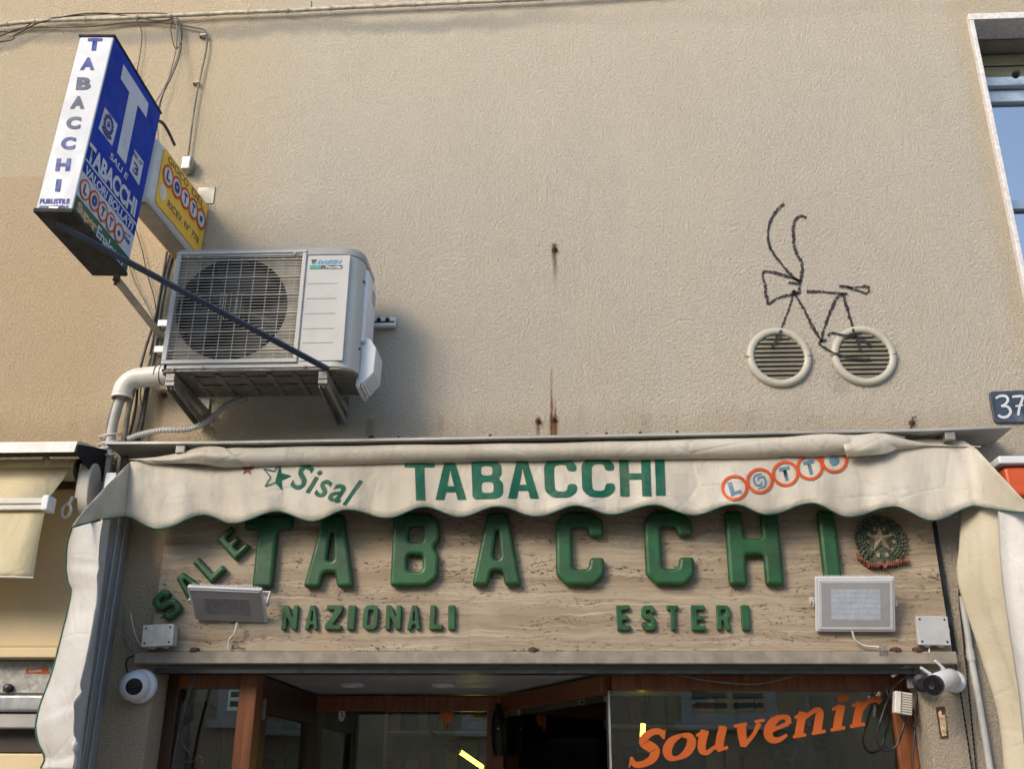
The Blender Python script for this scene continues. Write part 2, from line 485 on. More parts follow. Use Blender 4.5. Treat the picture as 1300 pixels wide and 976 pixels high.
M_SIGNW = pm('white_sign_sheet', (.53, .55, .58), .28, var=.06, vs=6, bump=.25, bs=7, dirt=.15, dcol=(.5, .5, .5), spec=.18)
M_SIGNT = pm('pale_grey_sheet', (.47, .53, .64), .35, var=.06, vs=5, spec=.18)
M_NAVY = pm('navy_print', (.006, .036, .23), .4, var=.1, spec=.18)
M_GREYP = pm('grey_blue_print', (.10, .115, .16), .5, spec=.18)
M_SIGNG = pm('green_sign_sheet', (.006, .10, .055), .35, var=.12, spec=.18)
M_ORANGEP = pm('orange_print', (.68, .29, .05), .4, spec=.18)
M_YEL = pm('yellow_sign_sheet', (.80, .47, .065), .4, var=.1, vs=4, dirt=.2, dcol=(.5, .3, .08), spec=.18)
M_BLACK = pm('black_plastic', (.013, .013, .014), .4, var=.2)
M_DARKM = pm('dark_painted_steel', (.020, .022, .026), .6, spec=.15, var=.25, dirt=.3, dcol=(.06, .05, .04))
M_BRACE = pm('grey_painted_steel', (.050, .066, .105), .55, spec=.2, var=.15, vs=12)
M_AC = pm('ac_enamel', (.43, .425, .395), .42, var=.05, vs=5, dirt=.18, dcol=(.36, .30, .2), ds=4)
M_ACG = pm('ac_lid_grey', (.29, .29, .28), .45, var=.08, dirt=.2)
M_ACW = pm('ac_white_plastic', (.64, .65, .66), .4, var=.05)
M_GRILL = pm('ac_grille_plastic', (.45, .42, .355), .5, var=.08)
M_FAN = pm('fan_black', (.008, .009, .011), .5, var=.3)
M_INNER = pm('ac_shroud', (.40, .36, .285), .6, var=.15, dirt=.4)
M_UNDER = pm('ac_base_plate', (.17, .155, .13), .6, metal=.3, var=.3, vs=18, dirt=.6, dcol=(.08, .065, .05), ds=12, stretch=(1, 3, 3))
M_BRKT = pm('bracket_steel', (.27, .255, .22), .5, metal=.35, var=.15, dirt=.35)
M_GALV = pm('galvanised_steel', (.30, .30, .28), .42, metal=.7, var=.25, vs=34, dirt=.3)
M_ALU = pm('grey_aluminium', (.34, .35, .36), .38, metal=.45, var=.1, dirt=.25, stretch=(6, 6, .6))
M_HOOD = pm('hood_metal', (.37, .36, .325), .5, metal=.25, var=.12, vs=5, dirt=.35, stretch=(.5, 2, 2))
M_PVC = pm('white_pvc', (.62, .60, .55), .4, var=.06, dirt=.2, dcol=(.45, .36, .22))
M_PVCG = pm('grey_pvc', (.42, .42, .40), .45, var=.1, dirt=.3)
M_CABLE = pm('grey_cable', (.16, .145, .12), .6, var=.25, vs=20)
M_CABLED = pm('dark_cable', (.05, .045, .04), .6, var=.25, vs=20)
M_CABLEL = pm('painted_cable', (.46, .41, .32), .75, var=.3, vs=25, dirt=.6, dcol=(.15, .12, .08), ds=16, bump=.3)
M_VENT = pm('vent_cream_plastic', (.42, .395, .315), .45, var=.08, dirt=.25, dcol=(.3, .26, .17))
M_SLAT = pm('vent_slat_plastic', (.175, .155, .115), .55, var=.15, dirt=.4, dcol=(.12, .1, .07))
M_MARBLE = pm('grey_marble', (.60, .57, .55), .5, var=.16, vs=55, bump=.1, bs=70, dirt=.35, dcol=(.38, .36, .36), ds=60)
M_WINALU = pm('window_aluminium', (.34, .42, .50), .35, metal=.2, var=.08)
M_SHUT = pm('olive_shutter', (.16, .15, .105), .55, var=.15, stretch=(.4, 3, 3))
M_TILE = pm('blue_glazed_tile', (.030, .042, .062), .4, var=.35, vs=18, dirt=.5, dcol=(.16, .20, .24), ds=14, bump=.15, bs=25)
M_TILEW = pm('white_glaze', (.55, .56, .56), .3, var=.1)
M_RUST = pm('rusty_iron', (.075, .035, .017), .85, var=.4, vs=70, bump=.4, bs=120)
M_LAMPW = pm('lamp_white_paint', (.55, .55, .56), .38, var=.05)
M_LAMPG = pm('lamp_grey_bezel', (.33, .33, .335), .4, var=.06)
M_LED_SHADE = pm('led_board_shaded', (.24, .24, .245), .3, var=.08)  # darker copy of the LED board, shade of the down-facing lamp painted in
M_LEDC = pm('led_chip', (.43, .45, .47), .3)
M_LED = pm('led_diffuser', (.44, .48, .55), .25, var=.08, vs=30)
M_BOX = pm('junction_box_grey', (.42, .43, .43), .45, var=.06, dirt=.2)
M_BOXD = pm('junction_lid_dusty', (.55, .53, .46), .45, var=.14, vs=22, dirt=.45, dcol=(.36, .33, .27), ds=18)
M_CAMW = pm('camera_white', (.60, .61, .63), .3, var=.03)
M_LENS = pm('camera_lens_black', (.006, .006, .007), .12, var=.1)
M_CREAM = pm('cream_enamel_panel', (.66, .52, .30), .4, var=.06, vs=3)
M_CREAMP = pm('cream_plastic', (.58, .55, .47), .45, var=.06, dirt=.2)
M_CEIL = pm('soffit_paint', (.30, .31, .32), .5, var=.12, vs=3, dirt=.3)
M_STARB = pm('emblem_clay', (.27, .205, .135), .75, var=.25, vs=40, bump=.3, bs=60)
M_LEAF = pm('emblem_leaf_green', (.065, .082, .05), .7, var=.5, vs=60, bump=.4, bs=90)
M_TERRA = pm('emblem_ribbon_red', (.20, .075, .045), .7, var=.35, vs=70, bump=.4, bs=90)
M_ORANGE = pm('orange_vinyl', (.44, .085, .004), .5, var=.06, vs=6)
M_ORPLA = pm('orange_plastic', (.62, .16, .04), .35)
M_REDP = pm('red_sign_plastic', (.55, .085, .015), .3, var=.12)
M_DARKROOM = pm('shop_interior_dark', (.36, .34, .315), .8, var=.3, vs=2)
M_BROWNP = pm('dark_brown_panel', (.035, .022, .016), .5, var=.2)
M_PAVE = pm('paving_stone', (.30, .27, .235), .85, var=.2, vs=3, bump=.2, bs=40, dirt=.3)
M_ASPH = pm('street_setts', (.24, .21, .175), .9, var=.3, vs=30, bump=.4, bs=90)
M_OPP = pm('pale_ochre_render', (.55, .44, .29), .9, var=.12, vs=1.5)
M_OPPW = pm('white_stone_trim', (.66, .64, .60), .7, var=.1)
M_OPPS = pm('green_grey_shutter', (.10, .13, .12), .5, var=.15)
M_GLASS = glass('shop_glass', (.86, .89, .87), .0, 1.5, .02)
M_WGLASS = glass('window_glass', (.10, .12, .14), .0, 3.4, .01)
M_TUBE = emis('lit_tube', (1.0, .80, .05), 7.0)
M_GOLD = pm('gold_foil', (.75, .42, .10), .3, metal=.8)

# ------------------------------------------------------------------ setting: ground, street
tag(MB().box((-16, -2.2, -.12), (16, 6, 0)).build('pavement', M_PAVE), 'paved footway in front of the shop', None, None, 'structure')
tag(MB().box((-40, -40, -.30), (40, 10, -.13)).build('street', M_ASPH), None, None, None, 'structure')
tag(MB().box((-16, -12, -.13), (16, -7.3, 0)).build('pavement', M_PAVE), None, None, None, 'structure')

# ------------------------------------------------------------------ the building with the shop
XL, XR = -1.652, 1.358                       # shop opening
ZS = 2.041                                   # its soffit
YG = .14                                     # plane of the front glazing
wx0 = W(1247, 100).x; wz1 = W(1262, 23.5, .03).z; wx1 = wx0 + 1.1; wz0 = wz1 - 1.75
bld = thing('building', 'beige roughcast building front with a window at upper right', 'building', (0, 0, 0))
mb = MB(); T = .45
xs = [-5.2, XL, XR, wx0, wx1, 5.2]
mb.box((-5.2, 0, 0), (XL, T, 6.8)); mb.box((XL, 0, ZS + .012), (XR, T, 6.8)); mb.box((XR, 0, 0), (wx0, T, 6.8))
mb.box((wx0, 0, 0), (wx1, T, wz0)); mb.box((wx0, 0, wz1), (wx1, T, 6.8)); mb.box((wx1, 0, 0), (5.2, T, 6.8))
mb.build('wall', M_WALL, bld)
# lintel over the shop
la, lb = W(171, 826.5, .05), W(1214, 825.5, .05)
lz0 = W(690, 842, .05).z
lin = MB().box((la.x, -.05, lz0), (lb.x, .0, la.z)).build('lintel', M_CONC, bld, bevel=.004)
# window with marble surround
win = bpy.data.objects.new('window', None); COL.objects.link(win); win.parent = bld; ORG[win] = V((0, 0, 0))
ox0 = W(1238, 60, .03).x; oz1 = W(1262, 16.5, .03).z
for a, b in (((ox0, -.03, wz0), (wx0 + .004, .12, wz1 - .004)), ((ox0, -.031, wz1 - .004), (wx1 + .05, .12, oz1)), ((wx1 - .004, -.03, wz0), (wx1 + .05, .12, wz1 - .004)), ((ox0 - .03, -.07, wz0 - .05), (wx1 + .08, .2, wz0))):
    MB().box(a, b).build('marble_surround', M_MARBLE, win, bevel=.004)
MB().box((wx0 + .002, .122, wz1 - .010), (wx1 - .002, .34, wz1 - .004)).build('soffit', M_CONC, win)
z = wz1 - .012
for k, hgt in enumerate((.075, .072, .06)):
    MB().box((wx0 + .005, .22 + .004 * k, z - hgt), (wx1 - .005, .26, z - .006)).build('shutter_slat', M_SHUT, win, bevel=.004); z -= hgt
MB().box((wx0 + .005, .14, z - .055), (wx1 - .005, .21, z - .002)).build('shutter_rail', M_WINALU, win, bevel=.005)
MB().lathe((W(1285, 79, -.1).x, .10, z - .03), (0, -1, 0), [(.018, 0), (.02, .012), (.012, .03), (.008, .035)], 14).build('stopper', M_BLACK, win)
zt = z - .06
for a, b in (((wx0, .17, wz0), (wx0 + .06, .23, zt)), ((wx1 - .06, .17, wz0), (wx1, .23, zt)), ((wx0 + .06, .172, zt - .07), (wx1 - .06, .228, zt)), ((wx0 + .06, .172, wz0), (wx1 - .06, .228, wz0 + .07)), ((wx0 + .5, .165, wz0 + .07), (wx0 + .58, .235, zt - .07))):
    MB().box(a, b).build('sash_frame', M_WINALU, win, bevel=.006)
for a, b in ((wx0 + .06, wx0 + .5), (wx0 + .58, wx1 - .06)):
    MB().box((a, .198, wz0 + .07), (b, .204, zt - .07)).build('pane', M_WGLASS, win)
    MB().box((a, .172, wz0 + .78), (b, .225, wz0 + .83)).build('glazing_bar', M_WINALU, win, bevel=.004)
MB().box((wx0 - .1, .46, wz0), (wx1 + .1, 1.6, wz1)).build('dark_room', M_DARKROOM, win)

# ------------------------------------------------------------------ shop front, recessed
shop = thing('storefront', 'dark recessed shop front of brown wood and glass below the stone lintel', 'shop front', (0, 0, 0))
YB = 1.15
bx0, bx1 = -1.338, -.316                      # back of the recess
px0, px1 = -1.335, -1.262                     # left post
fx = .159                                     # front corner of the slanted window
MB().box((XL, .003, ZS), (XR, YB + .1, ZS + .01)).build('soffit_panel', M_CEIL, shop)
for p in ((447, 868), (563, 868)):
    r_ = ray(*p); q = CAM + r_ * ((ZS - CAM.z) / r_.z)
    o = MB().lathe((q.x, q.y, ZS), (0, 0, -1), [(.055, 0), (.055, .006), (.046, .012), (.040, .012), (.034, .004), (0, .004)], 24, False).build('downlight', M_LAMPW, shop)
ZT = 2.03
def wbox(name, a, b, m=None): return MB().box(a, b).build(name, m or M_WOOD, shop, bevel=.004)
wbox('post', (px0, YG - .04, 0), (px1, YG + .05, ZT))
wbox('post', (XL + .003, YG, 0), (XL + .05, YG + .05, ZT), M_WOODD)
wbox('transom', (XL + .05, YG, ZT - .055), (px0, YG + .05, ZT), M_WOOD)
MB().box((XL + .05, YG + .02, 0), (px0, YG + .026, ZT - .055)).build('pane', M_GLASS, shop)
# left flank of the recess: dark door leaf
wbox('flank_rail', (px1 - .05, YG + .05, ZT - .14), (px1 - .005, YB, ZT), M_WOODD)
wbox('flank_post', (px1 - .05, YB - .12, 0), (px1 - .005, YB - .001, ZT - .14), M_WOODD)
wbox('flank_post', (px1 - .05, YG + .051, 0), (px1 - .005, YG + .16, ZT - .14), M_WOODD)
MB().box((px1 - .03, YG + .16, 0), (px1 - .024, YB - .12, ZT - .14)).build('pane', M_GLASS, shop)
MB().box((px1 - .004, YG + .07, 1.86), (px1 + .01, YG + .085, 1.94)).build('hinge', M_GALV, shop)
# back of the recess
wbox('transom', (bx0, YB, ZT - .072), (bx1, YB + .06, ZT))
wbox('post', (bx1 - .085, YB - .006, 0), (bx1, YB + .07, ZT - .072))
wbox('post', (bx0, YB - .003, 0), (bx0 + .07, YB + .06, ZT - .072), M_WOODD)
MB().box((bx0 + .07, YB + .03, 0), (bx1 - .085, YB + .036, ZT - .072)).build('pane', M_GLASS, shop)
# slanted window
a, b = V((bx1, YB + .03, 0)), V((fx, YG + .02, 0))
MB().beam(a + V((0, 0, ZT - .036)), b + V((0, 0, ZT - .036)), .055, .068).build('transom', M_WOOD, shop, bevel=.004)
dn = (b - a).normalized(); nn = V((dn.y, -dn.x, 0))
MB().prism([a + V((0, 0, 0)), b, b + V((0, 0, ZT - .1)), a + V((0, 0, ZT - .1))], nn * .006).build('pane', M_GLASS, shop)
# front right window
wbox('transom', (fx + .02, YG - .01, ZT - .058), (XR - .003, YG + .05, ZT))
wbox('post', (XR - .075, YG - .013, 0), (XR - .003, YG + .05, ZT - .058))
MB().box((fx + .012, YG + .017, 0), (XR - .075, YG + .023, ZT - .058)).build('pane', M_GLASS, shop)
MB().box((fx + .004, YG + .014, 0), (fx + .012, YG + .026, ZT - .058)).build('glass_edge_strip', M_ALU, shop)
MB().box((XL, -.015, ZS - .02), (XR, .06, ZS - .001)).build('shutter_track', M_BLACK, shop)
# room behind
mb = MB()
for q in (((-1.70, 4.2, 0), (1.7, 4.3, 2.6)), ((-1.80, .5, 0), (-1.70, 4.3, 2.6)), ((1.6, .5, 0), (1.7, 4.2, 2.6)), ((-1.7, YB + .12, 2.55), (1.6, 4.2, 2.6)), ((fx, .46, 2.5), (1.6, YB + .12, 2.545)), ((-1.7, .1, .0), (1.6, 4.2, .01))):
    mb.box(*q)
mb.build('interior', M_DARKROOM, shop)

# ------------------------------------------------------------------ fascia of travertine with moulded letters
fas = thing('shop_fascia', 'travertine shop fascia with green moulded letters TABACCHI, SALE, NAZIONALI, ESTERI', 'shop sign', (0, -.03, la.z))
DF = .03
tl, tr, br, bl_ = W(206, 600, DF), W(1172, 600, DF), W(1209, 826, DF), W(189, 826, DF)
tl.x, tr.x = W(203, 692, DF).x + .02, W(1183, 663, DF).x
tl.z = tr.z = 2.86; br.z = bl_.z = la.z + .002
mb = MB().prism([bl_, br, tr, tl], (0, DF - .004, 0)); mb.build('stone_slab', M_TRAV, fas, bevel=.003)
mb = MB().prism([br + V((.002, .012, 0)), br + V((.022, .012, 0)), tr + V((.022, .012, 0)), tr + V((.002, .012, 0))], (0, .012, 0)); mb.build('edge_strip', M_DARKM, fas)
G = {
 'T': (.62, [[(0, 1), (.62, 1), (.62, .80), (.44, .80), (.44, 0), (.18, 0), (.18, .80), (0, .80)]]),
 'A': (.66, [[(0, 0), (.19, 1), (.47, 1), (.66, 0), (.44, 0), (.405, .20), (.255, .20), (.22, 0)], [(.285, .36), (.375, .36), (.345, .74), (.315, .74)]]),
 'B': (.64, [[(0, 0), (.5, 0), (.64, .13), (.64, .42), (.56, .52), (.64, .61), (.64, .87), (.5, 1), (0, 1)], [(.22, .20), (.42, .20), (.42, .42), (.22, .42)], [(.22, .60), (.42, .60), (.42, .81), (.22, .81)]]),
 'C': (.64, [[(0, .14), (.13, 0), (.51, 0), (.64, .14), (.64, .37), (.45, .37), (.43, .22), (.22, .22), (.22, .78), (.43, .78), (.45, .65), (.64, .65), (.64, .86), (.51, 1), (.13, 1), (0, .86)]]),
 'H': (.72, [[(0, 0), (.24, 0), (.24, .40), (.48, .40), (.48, 0), (.72, 0), (.72, 1), (.48, 1), (.48, .63), (.24, .63), (.24, 1), (0, 1)]]),
 'I': (.25, [[(0, 0), (.25, 0), (.25, 1), (0, 1)]]),
 'L': (.58, [[(0, 0), (.58, 0), (.58, .22), (.24, .22), (.24, 1), (0, 1)]]),
 'E': (.58, [[(0, 0), (.58, 0), (.58, .2), (.24, .2), (.24, .4), (.5, .4), (.5, .6), (.24, .6), (.24, .8), (.58, .8), (.58, 1), (0, 1)]]),
 'N': (.66, [[(0, 0), (.21, 0), (.21, .5), (.44, 0), (.66, 0), (.66, 1), (.45, 1), (.45, .5), (.22, 1), (0, 1)]]),
 'Z': (.62, [[(0, 0), (.62, 0), (.62, .2), (.30, .2), (.62, .76), (.62, 1), (0, 1), (0, .8), (.32, .8), (0, .24)]]),
 'O': (.60, [[(0, .14), (.13, 0), (.47, 0), (.60, .14), (.60, .86), (.47, 1), (.13, 1), (0, .86)], [(.21, .2), (.39, .2), (.39, .8), (.21, .8)]]),
 'R': (.62, [[(0, 0), (.21, 0), (.21, .38), (.28, .38), (.40, 0), (.62, 0), (.48, .42), (.6, .55), (.6, .88), (.48, 1), (0, 1)], [(.21, .58), (.39, .58), (.39, .81), (.21, .81)]]),
 'S': (.62, [[(0, .13), (.13, 0), (.49, 0), (.62, .13), (.62, .46), (.51, .58), (.22, .65), (.22, .79), (.40, .79), (.41, .67), (.62, .67), (.62, .87), (.49, 1), (.13, 1), (0, .87), (0, .56), (.11, .45), (.40, .37), (.40, .21), (.22, .21), (.21, .34), (0, .34)]]),
}
def letter(ch, x, z, wd, ht, depth, bev, rot=0.0, rad=.05, lab=None, jig=.006):
    gw, loops = G[ch]
    lp = [fillet([(p[0] / gw * wd, p[1] * ht) for p in l], rad * ht) for l in loops]
    me = puffy(lp, depth, bev)
    zmin = min(v.co.z for v in me.vertices)
    a = rot + random.uniform(-jig, jig)
    for v in me.vertices:
        q = V((v.co.x - wd / 2, v.co.y - ht / 2))
        q = V((q.x * math.cos(a) - q.y * math.sin(a), q.x * math.sin(a) + q.y * math.cos(a)))
        v.co = V((x + q.x, -DF - .0015 - (v.co.z - zmin), z + q.y))
    me.flip_normals()
    o = link_mesh('letter', me, M_GREEN, fas)
    if lab: o['label'] = lab
DL = DF + .03
Hbig = W(600, 651, DL).z - W(600, 744, DL).z
for ch, a, b, yb in (('T', 302, 364, 746), ('A', 385, 449, 745.5), ('B', 495, 556, 744), ('A', 599, 662, 743.5), ('C', 706, 768, 743), ('C', 820.5, 883, 742.5), ('H', 926, 996, 743), ('I', 1047, 1070, 743)):
    p, q = W(a, yb, DL), W(b, yb, DL)
    letter(ch, (p.x + q.x) / 2, p.z + Hbig / 2, q.x - p.x, Hbig, .010, .0145, rad=.05, lab='large green letter ' + ch)
DL = DF + .015
for ch, a, b in zip('NAZIONALI', (238, 330, 410, 496, 557, 647, 732, 820, 893), (300, 383, 475, 527, 617, 708, 786, 874, 921)):
    p, q = W(280 + a / 3.095, 799.2, DL), W(280 + b / 3.095, 799.2, DL); t_ = W(280 + a / 3.095, 768, DL)
    letter(ch, (p.x + q.x) / 2, (p.z + t_.z) / 2, q.x - p.x, t_.z - p.z, .010, .0042, rad=.05, jig=.03)
for ch, a, b in zip('ESTERI', (320, 418, 520, 614, 715, 812), (373, 473, 566, 669, 771, 846)):
    p, q = W(680 + a / 3.095, 800, DL), W(680 + b / 3.095, 800, DL); t_ = W(680 + a / 3.095, 768, DL)
    letter(ch, (p.x + q.x) / 2, (p.z + t_.z) / 2, q.x - p.x, t_.z - p.z, .010, .0042, rad=.05, jig=.03)
for ch, cx, cy in (('S', 213, 768), ('A', 241, 744), ('L', 267, 719), ('E', 297, 690)):
    p = W(cx, cy, DL)
    letter(ch, p.x, p.z, .082 if ch != 'A' else .088, .125, .010, .0105, rot=R(46), rad=.06)

# emblem plaque: wreath, star, ribbon
ce = W(1118.5, 686, .05)
emb = thing('emblem_plaque', 'small round clay relief of star, leaf wreath and red ribbon on the fascia', 'emblem', (ce.x, -DF, ce.z - .11))
MB().lathe((ce.x, -DF - .001, ce.z), (0, -1, 0), [(.096, 0), (.096, .008), (.088, .013), (.0, .011)], 36, False).build('backing', M_LEAF, emb)
mb = MB()
for k in range(110):
    a = R(-52 + 284 * k / 109) + random.uniform(-.03, .03)
    rr = .080 + (k % 4 - 1.5) * .012
    c = V((ce.x + rr * math.cos(a), -DF - .016, ce.z + rr * math.sin(a)))
    d_ = V((-math.sin(a), -.25, math.cos(a))) if math.cos(a) > 0 else V((math.sin(a), -.25, -math.cos(a)))
    d_ = (d_ + V((math.cos(a), 0, math.sin(a))) * random.uniform(-.6, .6)).normalized()
    s_ = d_.cross(V((0, 1, 0))).normalized()
    L_ = .026
    mb.add([c - d_ * L_ * .5, c + s_ * .008 - V((0, .005, 0)), c + d_ * L_ * .5, c - s_ * .008 - V((0, .004, 0)), c - V((0, .011, 0))], [(0, 1, 4), (1, 2, 4), (2, 3, 4), (3, 0, 4)])
mb.build('wreath', M_LEAF, emb, ang=20)
mb = MB()
for k in range(5):
    a0 = R(90 + 72 * k); pts = []
    def sp_(r_, a_, y_): return V((ce.x + r_ * math.cos(a_), -DF - y_, ce.z + .006 + r_ * math.sin(a_)))
    tip, l_, r2, cc = sp_(.058, a0, .018), sp_(.023, a0 + R(36), .018), sp_(.023, a0 - R(36), .018), sp_(0, 0, .040)
    mb.add([tip, l_, cc, r2], [(0, 1, 2), (0, 2, 3)])
mb.build('star', M_STARB, emb, ang=5)
mb = MB()
for k in range(10):
    a = R(36 * k)
    M = Matrix.Translation((ce.x + .056 * math.cos(a), -DF - .011, ce.z - .004 + .056 * math.sin(a))) @ Matrix.Rotation(-a, 4, 'Y')
    mb.box((-.009, -.008, -.007), (.009, .006, .007), M)
mb.build('cog_teeth', M_STARB, emb, bevel=.002)
mb = MB()
rib = [(-.098, -.058), (-.082, -.078), (-.055, -.096), (-.03, -.101), (-.012, -.092), (0, -.105), (.012, -.093), (.03, -.094), (.06, -.086), (.098, -.080)]
pth = catmull(rib, 6)
rings = []
for i, (x, z) in enumerate(pth):
    hh = .014 + .003 * math.sin(i * 1.9)
    yo = .016 + .006 * math.sin(i * .7)
    rings.append([V((ce.x + x, -DF - .001, ce.z + z - hh)), V((ce.x + x, -DF - yo, ce.z + z - hh * .8)), V((ce.x + x, -DF - yo - .006, ce.z + z)), V((ce.x + x, -DF - yo, ce.z + z + hh * .8)), V((ce.x + x, -DF - .001, ce.z + z + hh))])
mb.loft(rings, True, True); mb.build('ribbon', M_TERRA, emb, ang=30)
mb = MB()
for i in range(26):
    x, z = pth[3 + 2 * i % (len(pth) - 6)]
    mb.box((ce.x + x - .0025, -DF - .030, ce.z + z - .008), (ce.x + x + .0025, -DF - .018, ce.z + z + .008))
mb.build('ribbon_inscription', M_TERRA, emb, bevel=.001)

# ------------------------------------------------------------------ awning over the shop
awn = thing('awning', 'retracted cream awning printed TABACCHI with scalloped valance over the shop', 'awning', (0, 0, 2.7))
def fr(px): return interp([(133, 560.6), (280, 559.8), (640, 553.5), (1180, 543.8), (1286, 539.6)], px)
mb = MB()
pts = [133.5, 280, 450, 640, 820, 1000, 1180, 1285]
rings = []
for p in pts:
    q = W(p, fr(p), .2); th = .011
    bz = q.z - .002
    rings.append([V((q.x, -.2, q.z - th)), V((q.x, -.2, q.z)), V((q.x, -.19, q.z + .004)), V((q.x, -.004, bz + .014)), V((q.x, -.004, bz - th))])
mb.loft(rings, True, True); mb.build('hood', M_HOOD, awn, bevel=.0015)
for p in (230, 1205):
    q = W(p, fr(p), .19)
    MB().box((q.x - .02, -.19, q.z - .05), (q.x + .02, -.004, q.z - .012)).build('hood_bracket', M_BRKT, awn, bevel=.003)
for p in (505, 622, 770, 813, 860, 1158):
    q = W(p, fr(p), .18)
    MB().lathe((q.x, -.17, q.z - .001), (0, 0, 1), [(.006, 0), (.006, .012), (.003, .014)], 8).build('hood_screw', M_RUST, awn)
# rolled cloth
mb = MB(); rings = []
for i in range(80):
    s_ = i / 79; p = lerp(262, 1245, s_)
    yt = interp([(262, 566), (330, 568), (640, 563), (1000, 554.5), (1018, 551), (1125, 549), (1245, 560)], p)
    yb = interp([(262, 592), (640, 586), (1000, 580), (1130, 577), (1245, 574)], p)
    ct = W(p, (yt + yb) / 2, .155); rad = (W(p, yt, .155).z - W(p, yb, .155).z) / 2
    if s_ < .04: rad *= .55 + .45 * s_ / .04
    if p > 1118: rad *= max(.12, 1 - .88 * (p - 1118) / 60)
    ring = []
    for k in range(16):
        a = 2 * math.pi * k / 16
        rr = rad * (1 + .05 * math.sin(2 * a + p * .012) + .035 * math.sin(p * .05 + a) + (.08 * math.sin(p * .09 + 2 * a) if 990 < p < 1150 else 0))
        ring.append(V((ct.x, ct.y - rr * math.cos(a) * 1.0, ct.z + rr * math.sin(a))))
    rings.append(ring)
mb.loft(rings, True, True); mb.build('rolled_cloth', M_CLOTH, awn, ang=70)
# creased fold where the roll begins and ends
def patch(name, rows, mat, n=8, solid=.003, parent=awn):
    R_ = []
    for row in rows:
        R_.append([W(*q) for q in catmull(row, n)])
    R2 = []
    cols = len(R_[0])
    C_ = [catmull([tuple(R_[i][j]) for i in range(len(R_))], n) for j in range(cols)]
    for i in range(len(C_[0])): R2.append([V(C_[j][i]) for j in range(cols)])
    return MB().loft(R2, False).build(name, mat, parent, solid=solid, ang=60)
patch('cloth_fold', [[(163, 583, .17), (200, 580, .17), (235, 573, .17), (258, 565, .175), (285, 568, .19)], [(190, 585, .175), (222, 583, .19), (250, 577, .21), (268, 578, .215), (300, 580, .205)], [(200, 588, .165), (225, 588, .175), (255, 589, .185), (285, 593, .17), (320, 592, .165)]], M_CLOTH)
patch('cloth_fold', [[(1070, 556, .19), (1100, 551, .20), (1126, 549, .185), (1150, 554, .165)], [(1072, 570, .205), (1100, 568, .215), (1122, 563, .20), (1146, 561, .17)], [(1075, 580, .185), (1100, 578, .195), (1124, 576, .185), (1142, 568, .17)]], M_CLOTH)
# valance: columns of (top x, top y, bottom x, bottom y, depth)
low_high = [(200.3, 671.4), (259.4, 653.5), (296, 664), (351, 649), (396, 661), (441.5, 646.6), (491.6, 657), (538.5, 643.4), (583.7, 655.7), (632, 642.7), (680.6, 655.3), (731.7, 641.8), (777, 653), (828.6, 640.8), (880, 653.7), (932, 640), (974, 653), (1030.5, 638.5), (1077, 656), (1134, 642.8), (1183.4, 660.6), (1239, 642)]
def ytop(x): return interp([(165, 586), (195, 583), (262, 586), (700, 582), (1095, 574), (1130, 561), (1180, 557), (1225, 560), (1240, 570)], x)
cols = []
for i in range(9):
    t_ = i / 9
    cols.append((lerp(92, 165, t_), lerp(667, 586, t_ ** .9), lerp(93, 158.5, t_), 669 - 12.5 * math.sin(t_ * math.pi / 2), lerp(.50, .18, t_), 0))
def wave(x, k): return .011 * math.sin(x * .061 + 1.0) * k + .006 * math.sin(x * .023 + 4) * k + .004 * math.sin(x * .17) * k
bots = [(158.5, 656)] + low_high
for (x0, y0), (x1, y1) in zip(bots, bots[1:]):
    for i in range(10):
        t_ = i / 10; x = lerp(x0, x1, t_); y = lerp(y0, y1, .5 - .5 * math.cos(math.pi * t_))
        xt = 672 + (x - 672) * .984 if x > 180 else lerp(165, 184, (x - 158.5) / 21.5)
        cols.append((xt, ytop(xt), x, y, .175, 1))
for i in range(9):
    t_ = i / 8
    cols.append((lerp(1240, 1312, t_), lerp(570, 648, t_), lerp(1239, 1314, t_), lerp(642, 651, math.sin(t_ * math.pi / 2)), lerp(.178, .5, t_), 0))
NR = 9
rows = []
for (xt, yt, xb, yb, dp, fl) in cols:
    col = []
    for k in range(NR):
        u = k / (NR - 1)
        x, y = lerp(xt, xb, u), lerp(yt, yb, u)
        dd = dp - (.03 * (1 - u) if fl else 0) + (wave(x, u) if fl else .008 * math.sin(u * 5 + x * .2))
        if fl and (x < 215): dd += .02 * math.exp(-((x - 172) / 14) ** 2)
        col.append(W(x, y, dd))
    rows.append(col)
MB().loft(rows, False).build('valance', M_CLOTH, awn, solid=.0025, ang=75)
val = awn.children[-1] if False else [o for o in COL.objects if o.name.startswith('valance')][0]
MB().tube([c[-1] for c in rows], .0032, 6).build('piping', M_PIPING, val, ang=60)
def ytop2(x): return ytop(x)
def pval(px, py):
    yb = interp([(b[0], b[1]) for b in bots], px); yt = ytop(px)
    u = min(max((py - yt) / (yb - yt), 0), 1)
    return W(px, py, .175 - .03 * (1 - u) + wave(px, u) + .0045)
def pval2(px, py):
    q = pval(px, py); return q + V((0, -.0015, 0))
def glyph_print(ch, x0, x1, yb, yt, lean, mat, pf, parent):
    gw, loops = PG[ch]
    me = puffy([fillet(l, .11 if ch in 'C' else (.09 if ch == 'B' else .004), 6) for l in loops], 0, 0, 0)
    bm = bmesh.new(); bm.from_mesh(me)
    for i in range(1, 8):
        bmesh.ops.bisect_plane(bm, geom=bm.verts[:] + bm.edges[:] + bm.faces[:], plane_co=(gw * i / 8, 0, 0), plane_no=(1, 0, 0))
    bm.to_mesh(me); bm.free()
    for v in me.vertices:
        u, t_ = v.co.x / gw, v.co.y
        v.co = pf(lerp(x0, x1, u) + lean * t_, lerp(yb, yt, t_))
    o = link_mesh('letter', me, mat, parent); return o
PG = dict(G)
